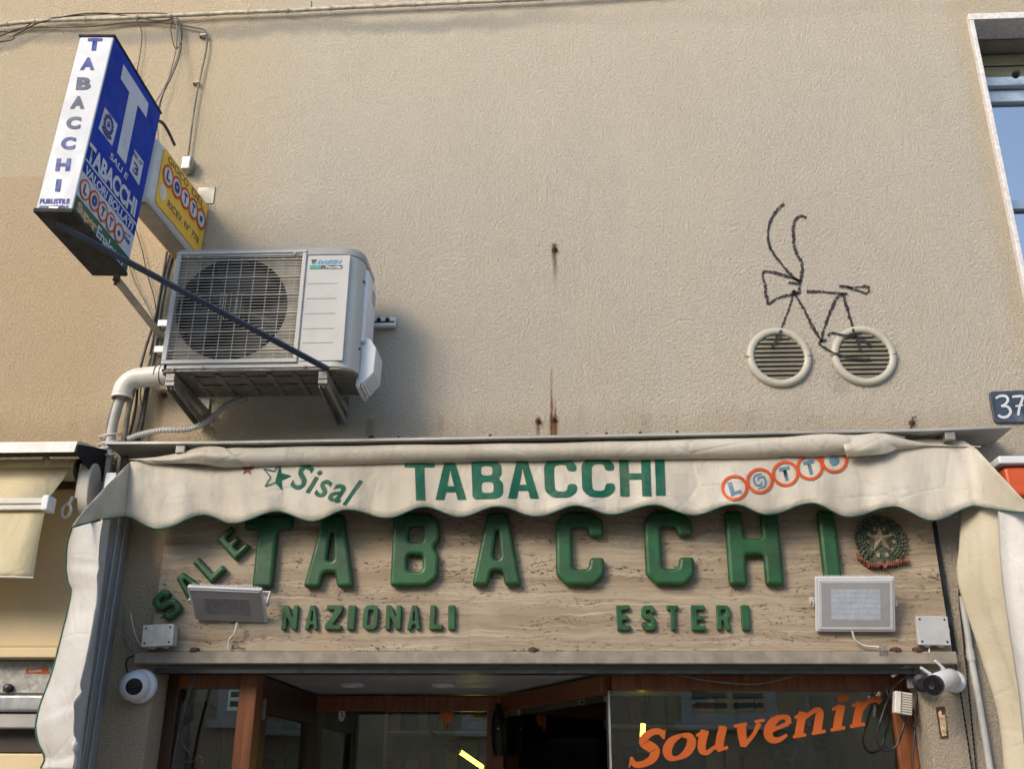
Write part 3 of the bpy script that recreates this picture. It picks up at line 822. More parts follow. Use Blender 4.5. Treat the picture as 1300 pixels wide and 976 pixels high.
PG['T'] = (.62, [[(0, 1), (.62, 1), (.62, .845), (.405, .845), (.405, 0), (.215, 0), (.215, .845), (0, .845)]])
PG['A'] = (.66, [[(0, 0), (.225, 1), (.435, 1), (.66, 0), (.475, 0), (.435, .20), (.225, .20), (.185, 0)], [(.255, .345), (.405, .345), (.33, .79)]])
PG['B'] = (.62, [[(0, 0), (.48, 0), (.62, .12), (.62, .42), (.53, .53), (.60, .62), (.60, .88), (.47, 1), (0, 1)], [(.185, .155), (.43, .155), (.43, .44), (.185, .44)], [(.185, .60), (.42, .60), (.42, .85), (.185, .85)]])
PG['C'] = (.64, [[(0, .16), (.15, 0), (.49, 0), (.64, .16), (.64, .35), (.46, .35), (.44, .155), (.20, .155), (.19, .5), (.20, .845), (.44, .845), (.46, .68), (.64, .68), (.64, .84), (.49, 1), (.15, 1), (0, .84)]])
PG['H'] = (.66, [[(0, 0), (.195, 0), (.195, .43), (.465, .43), (.465, 0), (.66, 0), (.66, 1), (.465, 1), (.465, .585), (.195, .585), (.195, 1), (0, 1)]])
PG['I'] = (.2, [[(0, 0), (.2, 0), (.2, 1), (0, 1)]])
for ch, x0, x1 in zip('TABACCHI', (515, 553, 600, 645, 692, 739.5, 787.5, 833), (553, 592, 639, 684, 733, 781, 827, 845)):
    yb_ = 634.5 - (x0 - 520) * .0185
    glyph_print(ch, x0, x1, yb_, yb_ - 49.5, -1.8, M_INKG, pval, val)['label'] = 'large dark green printed letter ' + ch
text_on(val, 'lettering', 'Sisal', ((381, 587), (461, 610), (442, 643), (367, 618)), M_INKG, pval, .012, 1.12, .12, cuts=12, label='green slanted printed word Sisal')
def star_px(cx, cy, r0, r1, rot, half=None):
    return [(cx + (r0 if k % 2 == 0 else r1) * math.sin(rot + k * math.pi / 5), cy - (r0 if k % 2 == 0 else r1) * math.cos(rot + k * math.pi / 5)) for k in range(10)]
stp = star_px(351, 605, 19, 7.5, R(14))
mb = MB(); mb.poly([pval(*p) for p in stp[0:6]] ); mb.build('printed_star', M_INKG, val)
mb = MB()
for p, q in zip(stp[5:] + stp[:1], stp[6:] + stp[:1]):
    ribbon(mb, [(p[0], p[1], 1.3), (q[0], q[1], 1.3)], pval2, n=3)
mb.build('printed_star', M_INKG, val)
mb = MB(); stp = star_px(314, 595, 9, 3.6, R(4)); mb.poly([pval(*p) for p in stp]); mb.build('printed_star', M_INKM, val)
for k, (cx, cy, ch) in enumerate(((932.5, 619, 'L'), (964.5, 610, '@'), (997, 601, 'T'), (1028, 593, 'T'), (1059, 584, 'O'))):
    mb = MB(); disc(mb, (cx, cy), 13.6, 17.3, pval2, sy=.95); mb.build('lotto_ring', M_INKR, val)
    if ch in 'LT':
        a = -18 if ch == 'L' else -14
        q = []
        for (dx, dy) in ((-7, -9), (7, -9), (7, 9), (-7, 9)):
            ca, sa = math.cos(R(a)), math.sin(R(a)); q.append((cx + dx * ca - dy * sa, cy + dx * sa + dy * ca))
        text_on(val, 'lettering', ch, q, M_INKB, pval, .05)
    elif ch == '@':
        mb = MB()
        for s_ in (0, math.pi):
            ribbon(mb, [(cx + r_ * math.cos(a_ + s_), cy + r_ * math.sin(a_ + s_), w_) for r_, a_, w_ in ((2, 0, 1.5), (4.5, 1.2, 2.6), (7, 2.4, 2.8), (9, 3.8, 2.4), (10.5, 5.0, .8))], pval, n=6)
        mb.build('swirl', M_INKB, val)
    else:
        mb = MB(); disc(mb, (cx, cy), 0, 6.2, pval); mb.build('printed_dot', M_INKB, val)
# left side curtain: outer edge, then seam along the rail
outer = [(92, 669), (86, 692), (84.5, 719), (87, 739), (91, 752), (83, 790), (67, 852), (52, 893), (46, 920), (49, 942), (57, 961), (52, 975)]
def curtain(name, out_pts, in_pts, d_out, d_in, mat, fold, nr=60, nc=34, bulge=None):
    oo, ii = catmull(out_pts, 8), catmull(in_pts, 8)
    def at(pl, t_):
        x = t_ * (len(pl) - 1); i = min(int(x), len(pl) - 2); return tuple(lerp(a, b, x - i) for a, b in zip(pl[i], pl[i + 1]))
    rows_ = []
    for r_ in range(nr):
        t_ = r_ / (nr - 1); a, b = at(oo, t_), at(ii, t_)
        row = []
        for c_ in range(nc):
            u = c_ / (nc - 1)
            p = W(lerp(a[0], b[0], u), lerp(a[1], b[1], u), lerp(d_out, d_in, u) if not bulge else bulge(u))
            row.append(p + fold(u, t_))
        rows_.append(row)
    return MB().loft(rows_, False).build(name, mat, awn, solid=.003, ang=80), rows_
def fold_l(u, t_):
    x = .035 * math.sin(u * 2.6 + .6) * (.4 + t_) - .02 * math.sin(u * 9 + t_ * 1.5)
    for (cu, ct, sl, am) in ((.45, .66, .35, .017), (.5, .86, .9, .014), (.3, .2, -.5, .009), (.2, .42, .4, .007)):
        q = (t_ - ct) + sl * .25 * (u - cu)
        x += am * math.exp(-(q / .018) ** 2) * math.exp(-((u - cu) / .33) ** 2) - am * .6 * math.exp(-((q - .035) / .03) ** 2) * math.exp(-((u - cu) / .33) ** 2)
    return V((x, 0, 0)) * min(1, 4 * u + .2) * min(1, 5 * (1 - u))
cl, rws = curtain('side_curtain', outer, [(141, 655), (136, 700), (126, 780), (117, 850), (107, 924), (101, 978)], .50, .20, M_CLOTHW, fold_l, bulge=lambda u: .27 + .16 * math.sin(min(u, .62) / .62 * 1.45) - max(0, u - .62) * .62)
cl['label'] = 'white tarpaulin side curtain hanging at the left end'
MB().tube([r_[0] for r_ in rws], .0062, 6).build('piping', M_PIPING, cl, ang=60)
def fold_r(u, t_):
    x = .020 * (1 - abs(math.sin(u * 19 + .8 * t_)) ** .7) * (1 - u * .5) + .022 * math.sin(u * 6.0 + 1)
    return V((-x * 1.1, .4 * x, 0)) * (.45 + .55 * t_)
cr, rws = curtain('side_curtain', [(1350, 640), (1362, 720), (1380, 830), (1400, 910), (1410, 985)], [(1224, 640), (1222.5, 690), (1221, 737), (1246, 817), (1273, 906), (1283, 985)], .50, .10, M_CLOTHB, fold_r, 60, 60)
cr['label'] = 'beige pleated side curtain hanging at the right end'
# strap-like hem of the right curtain and its white outer sheet
def fold_w(u, t_): return V((-.02 * math.sin(u * 7 + 2 * t_) - .01 * math.sin(u * 17), 0, 0))
cw, rws = curtain('side_curtain', [(1345, 640), (1360, 720), (1378, 830), (1398, 910), (1405, 985)], [(1268, 641), (1274, 720), (1285, 800), (1296, 880), (1304, 985)], .52, .30, M_CLOTHW, fold_w, 40, 24)
# guide rail at the left, ribbed aluminium
rx = W(165, 680, .0).x
for k, (y0, y1, xo) in enumerate(((-.205, -.135, .0), (-.132, -.105, .010), (-.102, -.074, .002), (-.071, -.043, .011), (-.040, -.004, .004))):
    MB().box((rx - .05, y0, .9), (rx - .004 + xo, y1, 2.80)).build('guide_rail', M_ALU, awn, bevel=.003)

# ------------------------------------------------------------------ Tabacchi blade sign
def frame(x, y, z, rz, ln):
    ex = V((math.cos(rz), math.sin(rz), 0)); ey = V((-math.sin(rz), math.cos(rz), 0)); ez = V((0, 0, 1))
    e2 = ez * math.cos(ln) + ex * math.sin(ln); e1 = ex * math.cos(ln) - ez * math.sin(ln)
    M = Matrix((e1, ey, e2)).transposed().to_4x4(); M.translation = (x, y, z); return M
MS = frame(-1.7479, -.60, 3.5002, 0, .0413); SL, ST, SH = .4787, .1362, .7933
sgn = thing('tabacchi_sign', 'tall blue and white projecting tobacconist box sign leaning over the street', 'sign', None, mat=MS)
MSi = MS.inverted()
MB().box((-ST, -SL, .014), (0, 0, SH - .008)).build('box', M_SIGNW, sgn, bevel=.006)
MB().box((-ST - .004, -SL - .004, 0), (.004, .004, .014)).build('bottom_plate', M_DARKM, sgn)
MB().box((-ST - .004, -SL - .004, SH - .008), (.004, .004, SH)).build('top_plate', M_DARKM, sgn)
no = (MS.to_3x3() @ V((1, 0, 0)))
def pside(k):
    o = MS @ V((.0012 * k + .0005, 0, 0))
    return lambda px, py: MSi @ ONP(px, py, o, no)
nf = (MS.to_3x3() @ V((0, -1, 0)))
def pfront(k):
    o = MS @ V((0, -SL - .0012 * k - .0005, 0))
    return lambda px, py: MSi @ ONP(px, py, o, nf)
def loc(y0, z0, y1, z1, k):   # rectangle on the side face in its own frame, y outward
    x = .0012 * k + .0005
    return [V((x, -y0, z0)), V((x, -y1, z0)), V((x, -y1, z1)), V((x, -y0, z1))]
def z4(x, y): return (60 + x / 5.4227, 180 + y / 5.4227)
def z3(x, y): return (60 + x / 5.74, 30 + y / 5.74)
f1 = pside(1); f2 = pside(2); f3 = pside(3); f4 = pside(4)
zA = (f1(*z4(205, 358)).z + f1(*z4(550, 790)).z) / 2      # top of the green band
zB = (f1(*z4(240, 212)).z + f1(*z4(583, 617)).z) / 2      # top of the pale band
zC = (f1(*z4(262, 120)).z + f1(*z4(605, 560)).z) / 2      # white line
MB().poly(loc(.004, zB, SL - .004, SH - .012, 1)).build('blue_panel', M_BLUE, sgn)
MB().poly(loc(.004, zA, SL - .004, zB, 1)).build('pale_band', M_SIGNT, sgn)
MB().poly(loc(.004, .018, SL - .004, zA, 1)).build('green_band', M_SIGNG, sgn)
MB().poly(loc(.004, zC - .004, SL - .004, zC + .004, 2)).build('white_line', M_SIGNT, sgn)
tp = [(156.7, 81.7), (188.6, 131.9), (185.8, 149.9), (175, 133.5), (159.6, 208.6), (148.5, 193.8), (164.2, 117.3), (153.2, 100.2)]
MB().poly([f2(*p) for p in tp]).build('big_letter_t', M_SIGNT, sgn)
def uvbox(ctr, hw, hh, k):
    c = pside(k)(*ctr); x = c.x
    return [V((x, c.y - hw, c.z - hh)), V((x, c.y + hw, c.z - hh)), V((x, c.y + hw, c.z + hh)), V((x, c.y - hw, c.z + hh))]
MB().poly([f2(*p) for p in ((133.2, 136.3), (149.4, 158.5), (142.4, 185.6), (125, 163.5))]).build('crest_panel', M_SIGNT, sgn)
c = f3(137.7, 160.5)
mb = MB()
def fl(cx, cz, x): return lambda a, b: V((x, cx + a, cz + b))
disc(mb, (0, 0), .024, .031, fl(c.y, c.z + .006, c.x), 20)
for k in range(14):
    a = 2 * math.pi * k / 14
    disc(mb, (.034 * math.cos(a), .034 * math.sin(a)), 0, .0085, fl(c.y, c.z + .006, c.x + .0003), 6)
mb.poly([V((c.x, c.y + (.02 if k % 2 == 0 else .008) * math.sin(k * math.pi / 5), c.z + .006 + (.02 if k % 2 == 0 else .008) * math.cos(k * math.pi / 5))) for k in range(10)])
ribbon(mb, [(-.04, -.03, .014), (-.015, -.043, .014), (.015, -.043, .014), (.04, -.03, .014)], fl(c.y, c.z + .004, c.x))
mb.build('crest', M_NAVY, sgn)
def stext(s, quad, mat, fn, bold=.03, sp=1.0, sh=0.0, lab=None): return text_on(sgn, 'lettering', s, [z4(*q) for q in quad], mat, fn, bold, sp, sh, label=lab)
stext('SALI E', ((441, 72), (560, 232), (545, 265), (430, 112)), M_SIGNT, f2, .02)
stext('TABACCHI', ((297, -2), (622, 405), (600, 528), (272, 118)), M_SIGNT, f3, .04, .95)
stext('VALORI BOLLATI', ((272, 158), (597, 565), (580, 617), (256, 214)), M_SIGNT, f3, .03, .95)
MB().poly([f2(*z4(*p)) for p in ((600, 52), (664, 142), (632, 302), (565, 197))]).build('number_panel', M_SIGNT, sgn)
stext('RIV. N°', ((598, 62), (660, 148), (655, 178), (593, 92)), M_NAVY, f3, .02)
stext('3', ((598, 130), (634, 182), (620, 250), (586, 200)), M_NAVY, f3, .02)
cs = [(262, 332), (325, 408), (382, 482), (437, 556), (493, 630)]
pts_ = [f3(*z4(*p)) for p in cs]
sp_len = (pts_[-1] - pts_[0]).length / 4
for k, p in enumerate(pts_):
    g_ = lambda a, b, p=p, dx=0.0: V((p.x + dx, p.y + a, p.z + b))
    mb = MB(); disc(mb, (0, 0), 0, sp_len * .42, g_); mb.build('lotto_ball', M_SIGNW, sgn)
    mb = MB(); disc(mb, (0, 0), sp_len * .42, sp_len * .53, lambda a, b, p=p: V((p.x + .0005 + .0003 * k, p.y + a, p.z + b))); mb.build('lotto_ring', M_INKR, sgn)
    h = sp_len * .27
    g2 = lambda a, b, p=p: V((p.x + .001, p.y + a, p.z - b))
    if k in (0, 2, 3):
        text_on(sgn, 'lettering', 'LTTT'[k] if k else 'L', ((-h * .7, -h), (h * .7, -h), (h * .7, h), (-h * .7, h)), M_NAVY, g2, .06)
    else:
        mb = MB(); disc(mb, (0, 0), sp_len * .06 if k == 1 else 0, sp_len * (.29 if k == 1 else .17), g2); mb.build('printed_dot', M_NAVY, sgn)
stext('RIC N°', ((528, 612), (580, 648), (575, 665), (526, 634)), M_NAVY, f2, .02)
stext('998', ((528, 638), (572, 688), (565, 715), (522, 664)), M_NAVY, f2, .03)
stext('Super', ((215, 405), (352, 570), (325, 652), (195, 485)), M_SIGNT, f2, .05, .95)
stext('Super', ((217, 410), (350, 572), (325, 645), (198, 482)), M_ORANGEP, f3, .0, .95)
stext('Enalotto', ((352, 572), (532, 800), (512, 868), (335, 650)), M_SIGNT, f2, .02, .95)
g1 = pfront(1); g2 = pfront(2)
def z1(x, y): return (x / 2.711, y / 2.711)
for ch, cx, cy in zip('TABACCHI', (325, 302, 288, 268, 253, 235, 217, 200), (153, 220, 288, 353, 423, 493, 567, 638)):
    hw = 25 if ch != 'I' else 9; hh = 21.5
    text_on(sgn, 'lettering', ch, [z1(cx - hw + 3, cy - hh), z1(cx + hw + 3, cy - hh), z1(cx + hw - 3, cy + hh), z1(cx - hw - 3, cy + hh)], M_NAVY if ch in 'THI' or cy < 230 or cy > 480 else M_GREYP, g1, .055)
text_on(sgn, 'lettering', 'PUBLISTILE', [z1(139, 684), z1(240, 684), z1(238, 701), z1(135, 701)], M_NAVY, g1, .05)
text_on(sgn, 'lettering', 'www.publistile.it', [z1(135, 705), z1(236, 705), z1(234, 717), z1(132, 717)], M_NAVY, g1, .04)
mb = MB().box((-ST + .05, -SL - .003, .002), (-ST + .085, -SL + .03, .022)); mb.build('clip', M_ACW, sgn)
# arms and brace
p0 = MSi @ W(142, 352, .56); wq = W(207, 430, 0)
MB().beam(MSi @ W(149, 356, .66), MSi @ wq, .022, .022).build('support_arm', M_BRKT, sgn)
MB().box((-.012, -.006, -.04), (.03, .006, .04), MSi @ Matrix.Translation(wq + V((0, -.006, 0)))).build('wall_plate', M_BRKT, sgn)
MB().lathe(MSi @ W(148, 353, .67), (0, 0, -1), [(.014, -.01), (.014, .012), (.007, .014), (.007, .03)], 8).build('bolt', M_RUST, sgn)
st = W(72, 284, 1.03); en = W(417, 469, .435)
mb = MB(); mb.beam(MSi @ st, MSi @ en, .030, .007, up=(.35, .5, .8)); mb.build('brace', M_BRACE, sgn)

# ------------------------------------------------------------------ Lotto sign, yellow
ML = frame(-1.6915, -.008, 3.8911, -.0607, .0142); LL, LT_, LH = .5456, .115, .3122
MLi = ML.inverted()
lot = thing('lotto_sign', 'yellow lottery box sign in a white frame behind the blue sign', 'sign', None, mat=ML)
MB().box((-LT_, -LL, 0), (-.012, 0, LH)).build('casing', M_SIGNW, lot, bevel=.02, seg=4)
MB().box((-LT_ - .012, -LL + .02, .004), (-LT_ + .001, -.02, LH - .004)).build('far_panel', M_YEL, lot, bevel=.006)
pts_ = fillet([(-LL + .06, .022), (-.006, .022), (-.006, LH - .016), (-LL + .06, LH - .016)], .02)
MB().prism([V((-.012, p[0], p[1])) for p in pts_], (.006, 0, 0)).build('yellow_panel', M_YEL, lot)
MB().tube([V((-.06, -LL * .98, LH + .004)), V((-.04, -LL * .6, LH + .007)), V((-.03, -.1, LH + .005)), V((-.022, .004, LH - .03)), V((-.02, .008, .1))], .006, 6).build('edge_trim', M_DARKM, lot)
MB().box((-LT_ + .01, -LL + .03, -.012), (-.03, -.03, -.001)).build('drip_rail', M_BRKT, lot, bevel=.003)
nl = ML.to_3x3() @ V((1, 0, 0))
def py_(k):
    o = ML @ V((-.006 + .0012 * k, 0, 0))
    return lambda px, py: MLi @ ONP(px, py, o, nl)
h1 = py_(1); h2 = py_(2); h3 = py_(3)
def ltext(s, quad, mat, fn, bold=.02, sp=1.0): return text_on(lot, 'lettering', s, [z4(*q) for q in quad], mat, fn, bold, sp)
def lrow(k): return lambda a_, b_: V((-.006 + .0012 * k, a_, b_))
def lrect(y0, y1, z0, z1): return ((y0, z1), (y1, z1), (y1, z0), (y0, z0))
text_on(lot, 'lettering', 'GIOCO', lrect(-LL + .10, -LL + .315, .252, .286), M_INKK, lrow(1), .01)
text_on(lot, 'lettering', 'DEL', lrect(-LL + .355, -.05, .252, .286), M_INKK, lrow(1), .01)
text_on(lot, 'lettering', 'RICEV. N° 778', lrect(-LL + .16, -.05, .062, .098), M_INKK, lrow(1), .01)
pts_ = [V((-.006 + .0024, lerp(-LL + .125, -.062, k / 4), .192)) for k in range(5)]; sp_len = (pts_[-1] - pts_[0]).length / 4
for k, p in enumerate(pts_):
    mb = MB(); disc(mb, (0, 0), 0, sp_len * .44, lambda a, b, p=p: V((p.x, p.y + a, p.z + b))); mb.build('lotto_ball', M_SIGNW, lot)
    mb = MB(); disc(mb, (0, 0), sp_len * .44, sp_len * .57, lambda a, b, p=p: V((p.x + .0006 + .0003 * k, p.y + a, p.z + b))); mb.build('lotto_ring', M_INKR, lot)
    g2 = lambda a, b, p=p: V((p.x + .0012, p.y + a, p.z - b)); h = sp_len * .28
    if k in (0, 2, 3): text_on(lot, 'lettering', 'LxTT'[k], ((-h * .7, -h), (h * .7, -h), (h * .7, h), (-h * .7, h)), M_NAVY, g2, .06)
    else:
        mb = MB(); disc(mb, (0, 0), sp_len * .08 if k == 1 else 0, sp_len * (.3 if k == 1 else .17), g2); mb.build('printed_dot', M_NAVY, lot)
p = V((-.0048, -LL + .105, .098)); mb = MB(); disc(mb, (0, 0), 0, .036, lambda a, b: V((p.x, p.y + a, p.z + b))); mb.build('white_spot', M_INKW, lot)
wp = W(264, 246, 0)
MB().box((wp.x - .05, -.006, wp.z - .06), (wp.x + .035, -.001, wp.z + .035), MLi).build('wall_plate', M_BRKT, lot, bevel=.003)
MB().box((wp.x - .09, -.12, wp.z - .02), (wp.x - .05, -.006, wp.z + .0), MLi).build('wall_bracket', M_GALV, lot)

# ------------------------------------------------------------------ air conditioner
AX0, AX1, AY0, AY1, AZ0, AZ1 = -1.634, -.838, -.42, -.13, 3.157, 3.715
ac = thing('air_conditioner', 'beige outdoor air conditioner unit on two steel wall brackets', 'air conditioner', (-1.25, -.27, AZ0))
def aoutline(x0, x1, y0, y1, rl, rr, n=8):
    out = []
    for (cx, cy, r_, a0) in ((x1 - rr, y0 + rr, rr, -90), (x1 - .02, y1 - .02, .02, 0), (x0 + .02, y1 - .02, .02, 90), (x0 + rl, y0 + rl, rl, 180)):
        for k in range(n + 1):
            a = R(a0 + 90 * k / n); out.append((cx + r_ * math.cos(a), cy + r_ * math.sin(a)))
    return out
# opening for the grille
g0, g1_ = W(229, 324, .42), W(388, 319.5, .42); gb = W(382, 457, .42)
GX0, GX1, GZ1, GZ0 = g0.x + .0, g1_.x, g1_.z - .004, gb.z
ol = aoutline(AX0, AX1, AY0, AY1, .028, .088)
ZL = AZ1 - .032                                           # lid starts here
mb = MB()
ring = [i for i in ol]
n_ = len(ring)
lo = [V((x, y, AZ0 + .012)) for x, y in ring]; hi = [V((x, y, ZL)) for x, y in ring]
k0 = len(mb.v); mb.v += lo + hi
for i in range(n_ - 1): mb.f.append((k0 + i, k0 + i + 1, k0 + n_ + i + 1, k0 + n_ + i))   # all but the front face
fx0, fx1 = ring[-1][0], ring[0][0]
za, zb = AZ0 + .012, ZL
def q4(x0, z0, x1, z1, y=AY0): mb.add([V((x0, y, z0)), V((x1, y, z0)), V((x1, y, z1)), V((x0, y, z1))], [(0, 1, 2, 3)])
q4(fx0, za, GX0, zb); q4(GX1, za, fx1, zb); q4(GX0, za, GX1, GZ0); q4(GX0, GZ1, GX1, zb)
mb.build('casing', M_AC, ac, ang=40)
ol2 = aoutline(AX0 - .004, AX1 + .004, AY0 - .004, AY1, .032, .092)
mb = MB()
mb.loft([[V((x, y, ZL - .004)) for x, y in ol2], [V((x, y, AZ1 - .008)) for x, y in ol2], [V((lerp(x, -1.25, .012), lerp(y, -.27, .02), AZ1)) for x, y in ol2]], True, True)
mb.build('lid', M_ACG, ac, ang=50)
mb = MB().prism([V((x, y, AZ0)) for x, y in aoutline(AX0 + .004, AX1 - .004, AY0 + .004, AY1, .03, .07)], (0, 0, .0115)); mb.build('base_plate', M_UNDER, ac)
for k in range(6):
    x = lerp(AX0 + .12, AX1 - .14, k / 5)
    MB().box((x - .012, AY0 + .03, AZ0 - .007), (x + .012, AY1 - .02, AZ0 - .0005)).build('base_rib', M_UNDER, ac, bevel=.003)
for yy in (AY0 + .06, AY0 + .15):
    MB().box((AX0 + .10, yy, AZ0 - .006), (AX1 - .10, yy + .025, AZ0 - .0008)).build('base_rib', M_UNDER, ac, bevel=.002)
# shroud with round mouth
fc = W(294, 391, .40); fr_ = .235
fcx, fcz = fc.x, fc.z
mb = MB(); n = 48
yi = AY0 + .022
circ = [V((fcx + fr_ * math.cos(2 * math.pi * k / n), yi, fcz + fr_ * math.sin(2 * math.pi * k / n))) for k in range(n)]
rect = []
for k in range(n):
    a = 2 * math.pi * k / n; dx, dz = math.cos(a), math.sin(a)
    t_ = 9
    if dx > 1e-6: t_ = min(t_, (GX1 + .01 - fcx) / dx)
    if dx < -1e-6: t_ = min(t_, (GX0 - .01 - fcx) / dx)
    if dz > 1e-6: t_ = min(t_, (GZ1 + .01 - fcz) / dz)
    if dz < -1e-6: t_ = min(t_, (GZ0 - .01 - fcz) / dz)
    rect.append(V((fcx + dx * max(t_, fr_ * 1.001), yi - .002, fcz + dz * max(t_, fr_ * 1.001))))
inner = [V((p.x, yi + .09, p.z)) for p in circ]
mb.loft([rect, circ], True); mb.build('shroud', M_INNER, ac)
MB().loft([circ, inner], True, False).build('fan_mouth', M_FAN, ac)
MB().poly(inner).build('fan_back', M_FAN, ac)
mb = MB()
for k in range(3):
    a0 = 2 * math.pi * k / 3 + .5
    rws = []
    for i in range(8):
        r_ = lerp(.06, fr_ - .012, i / 7)
        rws.append([V((fcx + r_ * math.cos(a0 + s_ * 1.5), yi + .055 - s_ * .04, fcz + r_ * math.sin(a0 + s_ * 1.5))) for s_ in (0, .2, .4, .6, .8, 1.0)])
    mb.loft(rws, False)
mb.build('fan_blades', M_FAN, ac, solid=.004)
MB().lathe((fcx, yi + .06, fcz), (0, -1, 0), [(.065, 0), (.065, .04), (.05, .052), (0, .054)], 24).build('fan_hub', M_FAN, ac)
# grille of wires
mb = MB(); yg = AY0 - .008
nh = 36
for k in range(nh):
    z = lerp(GZ0 + .006, GZ1 - .006, k / (nh - 1))
    thick = .0036 if (k + 3) % 6 == 0 else .0019
    mb.box((GX0 + .004, yg + (0 if thick > .003 else .003), z - thick / 2), (GX1 - .004, yg + (.011 if thick > .003 else .007), z + thick / 2))
nv = 9
for k in range(nv):
    x = lerp(GX0 + .035, GX1 - .035, k / (nv - 1))
    mb.box((x - .0013, yg + .0075, GZ0 + .004), (x + .0013, yg + .0115, GZ1 - .004))
for k in (-2, -1, 0, 1, 2):
    x = fcx + k * .022
    mb.box((x - .0009, yg + .0076, fcz - .06), (x + .0009, yg + .0114, fcz + .06))
mb.build('grille', M_GRILL, ac)
mb = MB()
for a, b in (((GX0 - .012, yg - .002, GZ0 - .012), (GX1 + .008, AY0 + .004, GZ0 + .004)), ((GX0 - .012, yg - .002, GZ1 - .004), (GX1 + .008, AY0 + .004, GZ1 + .008)), ((GX0 - .0125, yg - .001, GZ0 + .004), (GX0 + .008, AY0 + .004, GZ1 - .004)), ((GX1 - .010, yg - .001, GZ0 + .004), (GX1 + .0085, AY0 + .004, GZ1 - .004))):
    mb.box(a, b)
mb.build('grille_frame', M_AC, ac, bevel=.003)
for (px, py) in ((238, 326), (254, 326.5), (374, 322), (219, 467), (256, 465.5), (386, 463.5)):
    q = W(px, py, .43)
    MB().lathe((q.x, AY0 - (.008 if 300 < py < 330 else 0), q.z), (0, -1, 0), [(.006, 0), (.006, .004), (.003, .005)], 8).build('screw', M_INNER, ac)
# front panel: raised panel and pressed seams
PX0, PX1 = GX1 + .016, W(446, 330, .42).x - .004
MB().box((PX0, AY0 - .004, AZ0 + .035), (PX1, AY0 + .002, ZL - .008)).build('front_panel', M_AC, ac, bevel=.003)
for py in (360, 379, 398, 417, 435):
    q = W(405, py, .424)
    MB().box((PX0 + .006, AY0 - .0052, q.z - .0016), (PX1 - .045, AY0 - .0038, q.z + .0016)).build('panel_seam', M_ACG, ac)
def pac(px, py): return W(px, py, .4255)
MBp = MB().poly([pac(*p) for p in ((393.3, 336.7), (434.5, 336.5), (434.3, 341), (393, 341.4))]); MBp.build('badge_strip', M_BLACK, ac)
MB().poly([W(*p, .4262) for p in ((393.3, 336.9), (408, 336.8), (406.5, 341.1), (393, 341.3))]).build('badge_strip', pm('teal_badge', (.0, .28, .19), .4), ac)
text_on(ac, 'lettering', 'DAIKIN', ((404, 330.3), (434.4, 329.8), (433, 334.6), (402.5, 335)), pm('cyan_badge', (.02, .27, .42), .4), pac, .06, 1.0, .15)
text_on(ac, 'lettering', 'Fiorilia', ((414, 337.7), (433.6, 337.6), (433.4, 340.3), (413.6, 340.4)), M_ACW, lambda a, b: W(a, b, .4262), .03)
MB().poly([pac(*p) for p in ((395, 329.5), (403, 329.4), (396.5, 335))]).build('badge_mark', M_BLACK, ac)
MB().poly([pac(*p) for p in ((402.5, 330), (399.5, 335.2), (396.8, 335.3))]).build('badge_mark', MATS['cyan_badge'], ac)
# right side: service cover with louvred hood below, label plate
sx = AX1 + .0015
MB().box((sx - .01, -.33, AZ0 + .16), (sx + .014, -.15, ZL - .03)).build('service_cover', M_ACW, ac, bevel=.006)
MB().box((sx + .013, -.225, ZL - .13), (sx + .017, -.17, ZL - .075)).build('rating_plate', M_LAMPG, ac)
pr = [(0, .0), (.02, .0), (.062, .05), (.066, .16), (.04, .20), (0, .22)]
MB().prism([V((sx - .004 + a, -.31, AZ0 - .02 + b)) for a, b in pr], (0, .155, 0)).build('valve_cover', M_ACW, ac, bevel=.006)
for k in range(5):
    MB().box((sx + .008 + .008 * k, -.30, AZ0 - .032 + .011 * k), (sx + .012 + .008 * k, -.165, AZ0 + .001 + .009 * k)).build('cover_fin', M_ACW, ac)
MB().box((sx - .012, -.315, AZ0 - .035), (sx + .003, -.15, AZ0 + .02)).build('cover_skirt', M_ACW, ac)
for z in (AZ0 + .12, AZ0 + .43):
    MB().lathe((sx - .001, -.345, z), (1, 0, 0), [(.006, 0), (.006, .004), (.002, .005)], 8).build('screw', M_FAN, ac)
# brackets
def bracket(pxt, pyt, pxb, pyb):
    tip = W(pxt, pyt, .415); ft = W(pxb, pyb, .01)
    x = (tip.x + ft.x) / 2
    o = bpy.data.objects.new('bracket', None); COL.objects.link(o); o.parent = ac; ORG[o] = ORG[ac]
    zt_ = AZ0 - .009
    MB().box((x - .018, -.42, zt_ - .032), (x + .018, -.012, zt_)).build('arm', M_BRKT, o, bevel=.002)
    MB().box((x - .020, -.012, ft.z - .0), (x + .020, -.002, zt_ + .05)).build('wall_plate', M_BRKT, o, bevel=.002)
    a, b = V((x, -.395, zt_ - .033)), V((x, -.02, ft.z + .012))
    d_ = (b - a).normalized(); u = V((0, d_.z, -d_.y))
    if u.z > 0: u = -u
    mb_ = MB()
    mb_.beam(a, b, .036, .003, up=u)                                     # web
    for s_ in (-1, 1):
        off = V((s_ * .0168, 0, 0)) + u * .014
        mb_.beam(a + off, b + off, .003, .030, up=u)
    mb_.build('strut', M_BRKT, o)
    MB().box((x - .019, -.415, zt_ - .05), (x + .019, -.385, zt_ - .03)).build('end_plate', M_BRKT, o, bevel=.002)
    for (yy, zz) in ((-.014, ft.z + .03), (-.014, zt_ - .02)):
        MB().lathe((x, yy, zz), (0, -1, 0), [(.009, 0), (.009, .006), (.005, .008), (.005, .018)], 6).build('bolt', M_GALV, o)
    MB().lathe((x, -.39, zt_ - .048), (0, -.5, -1), [(.008, 0), (.008, .006), (.004, .012)], 6).build('bolt', M_GALV, o)
bracket(217, 474, 257, 540)
bracket(408, 472, 438, 538)
q = W(480, 410, .02)
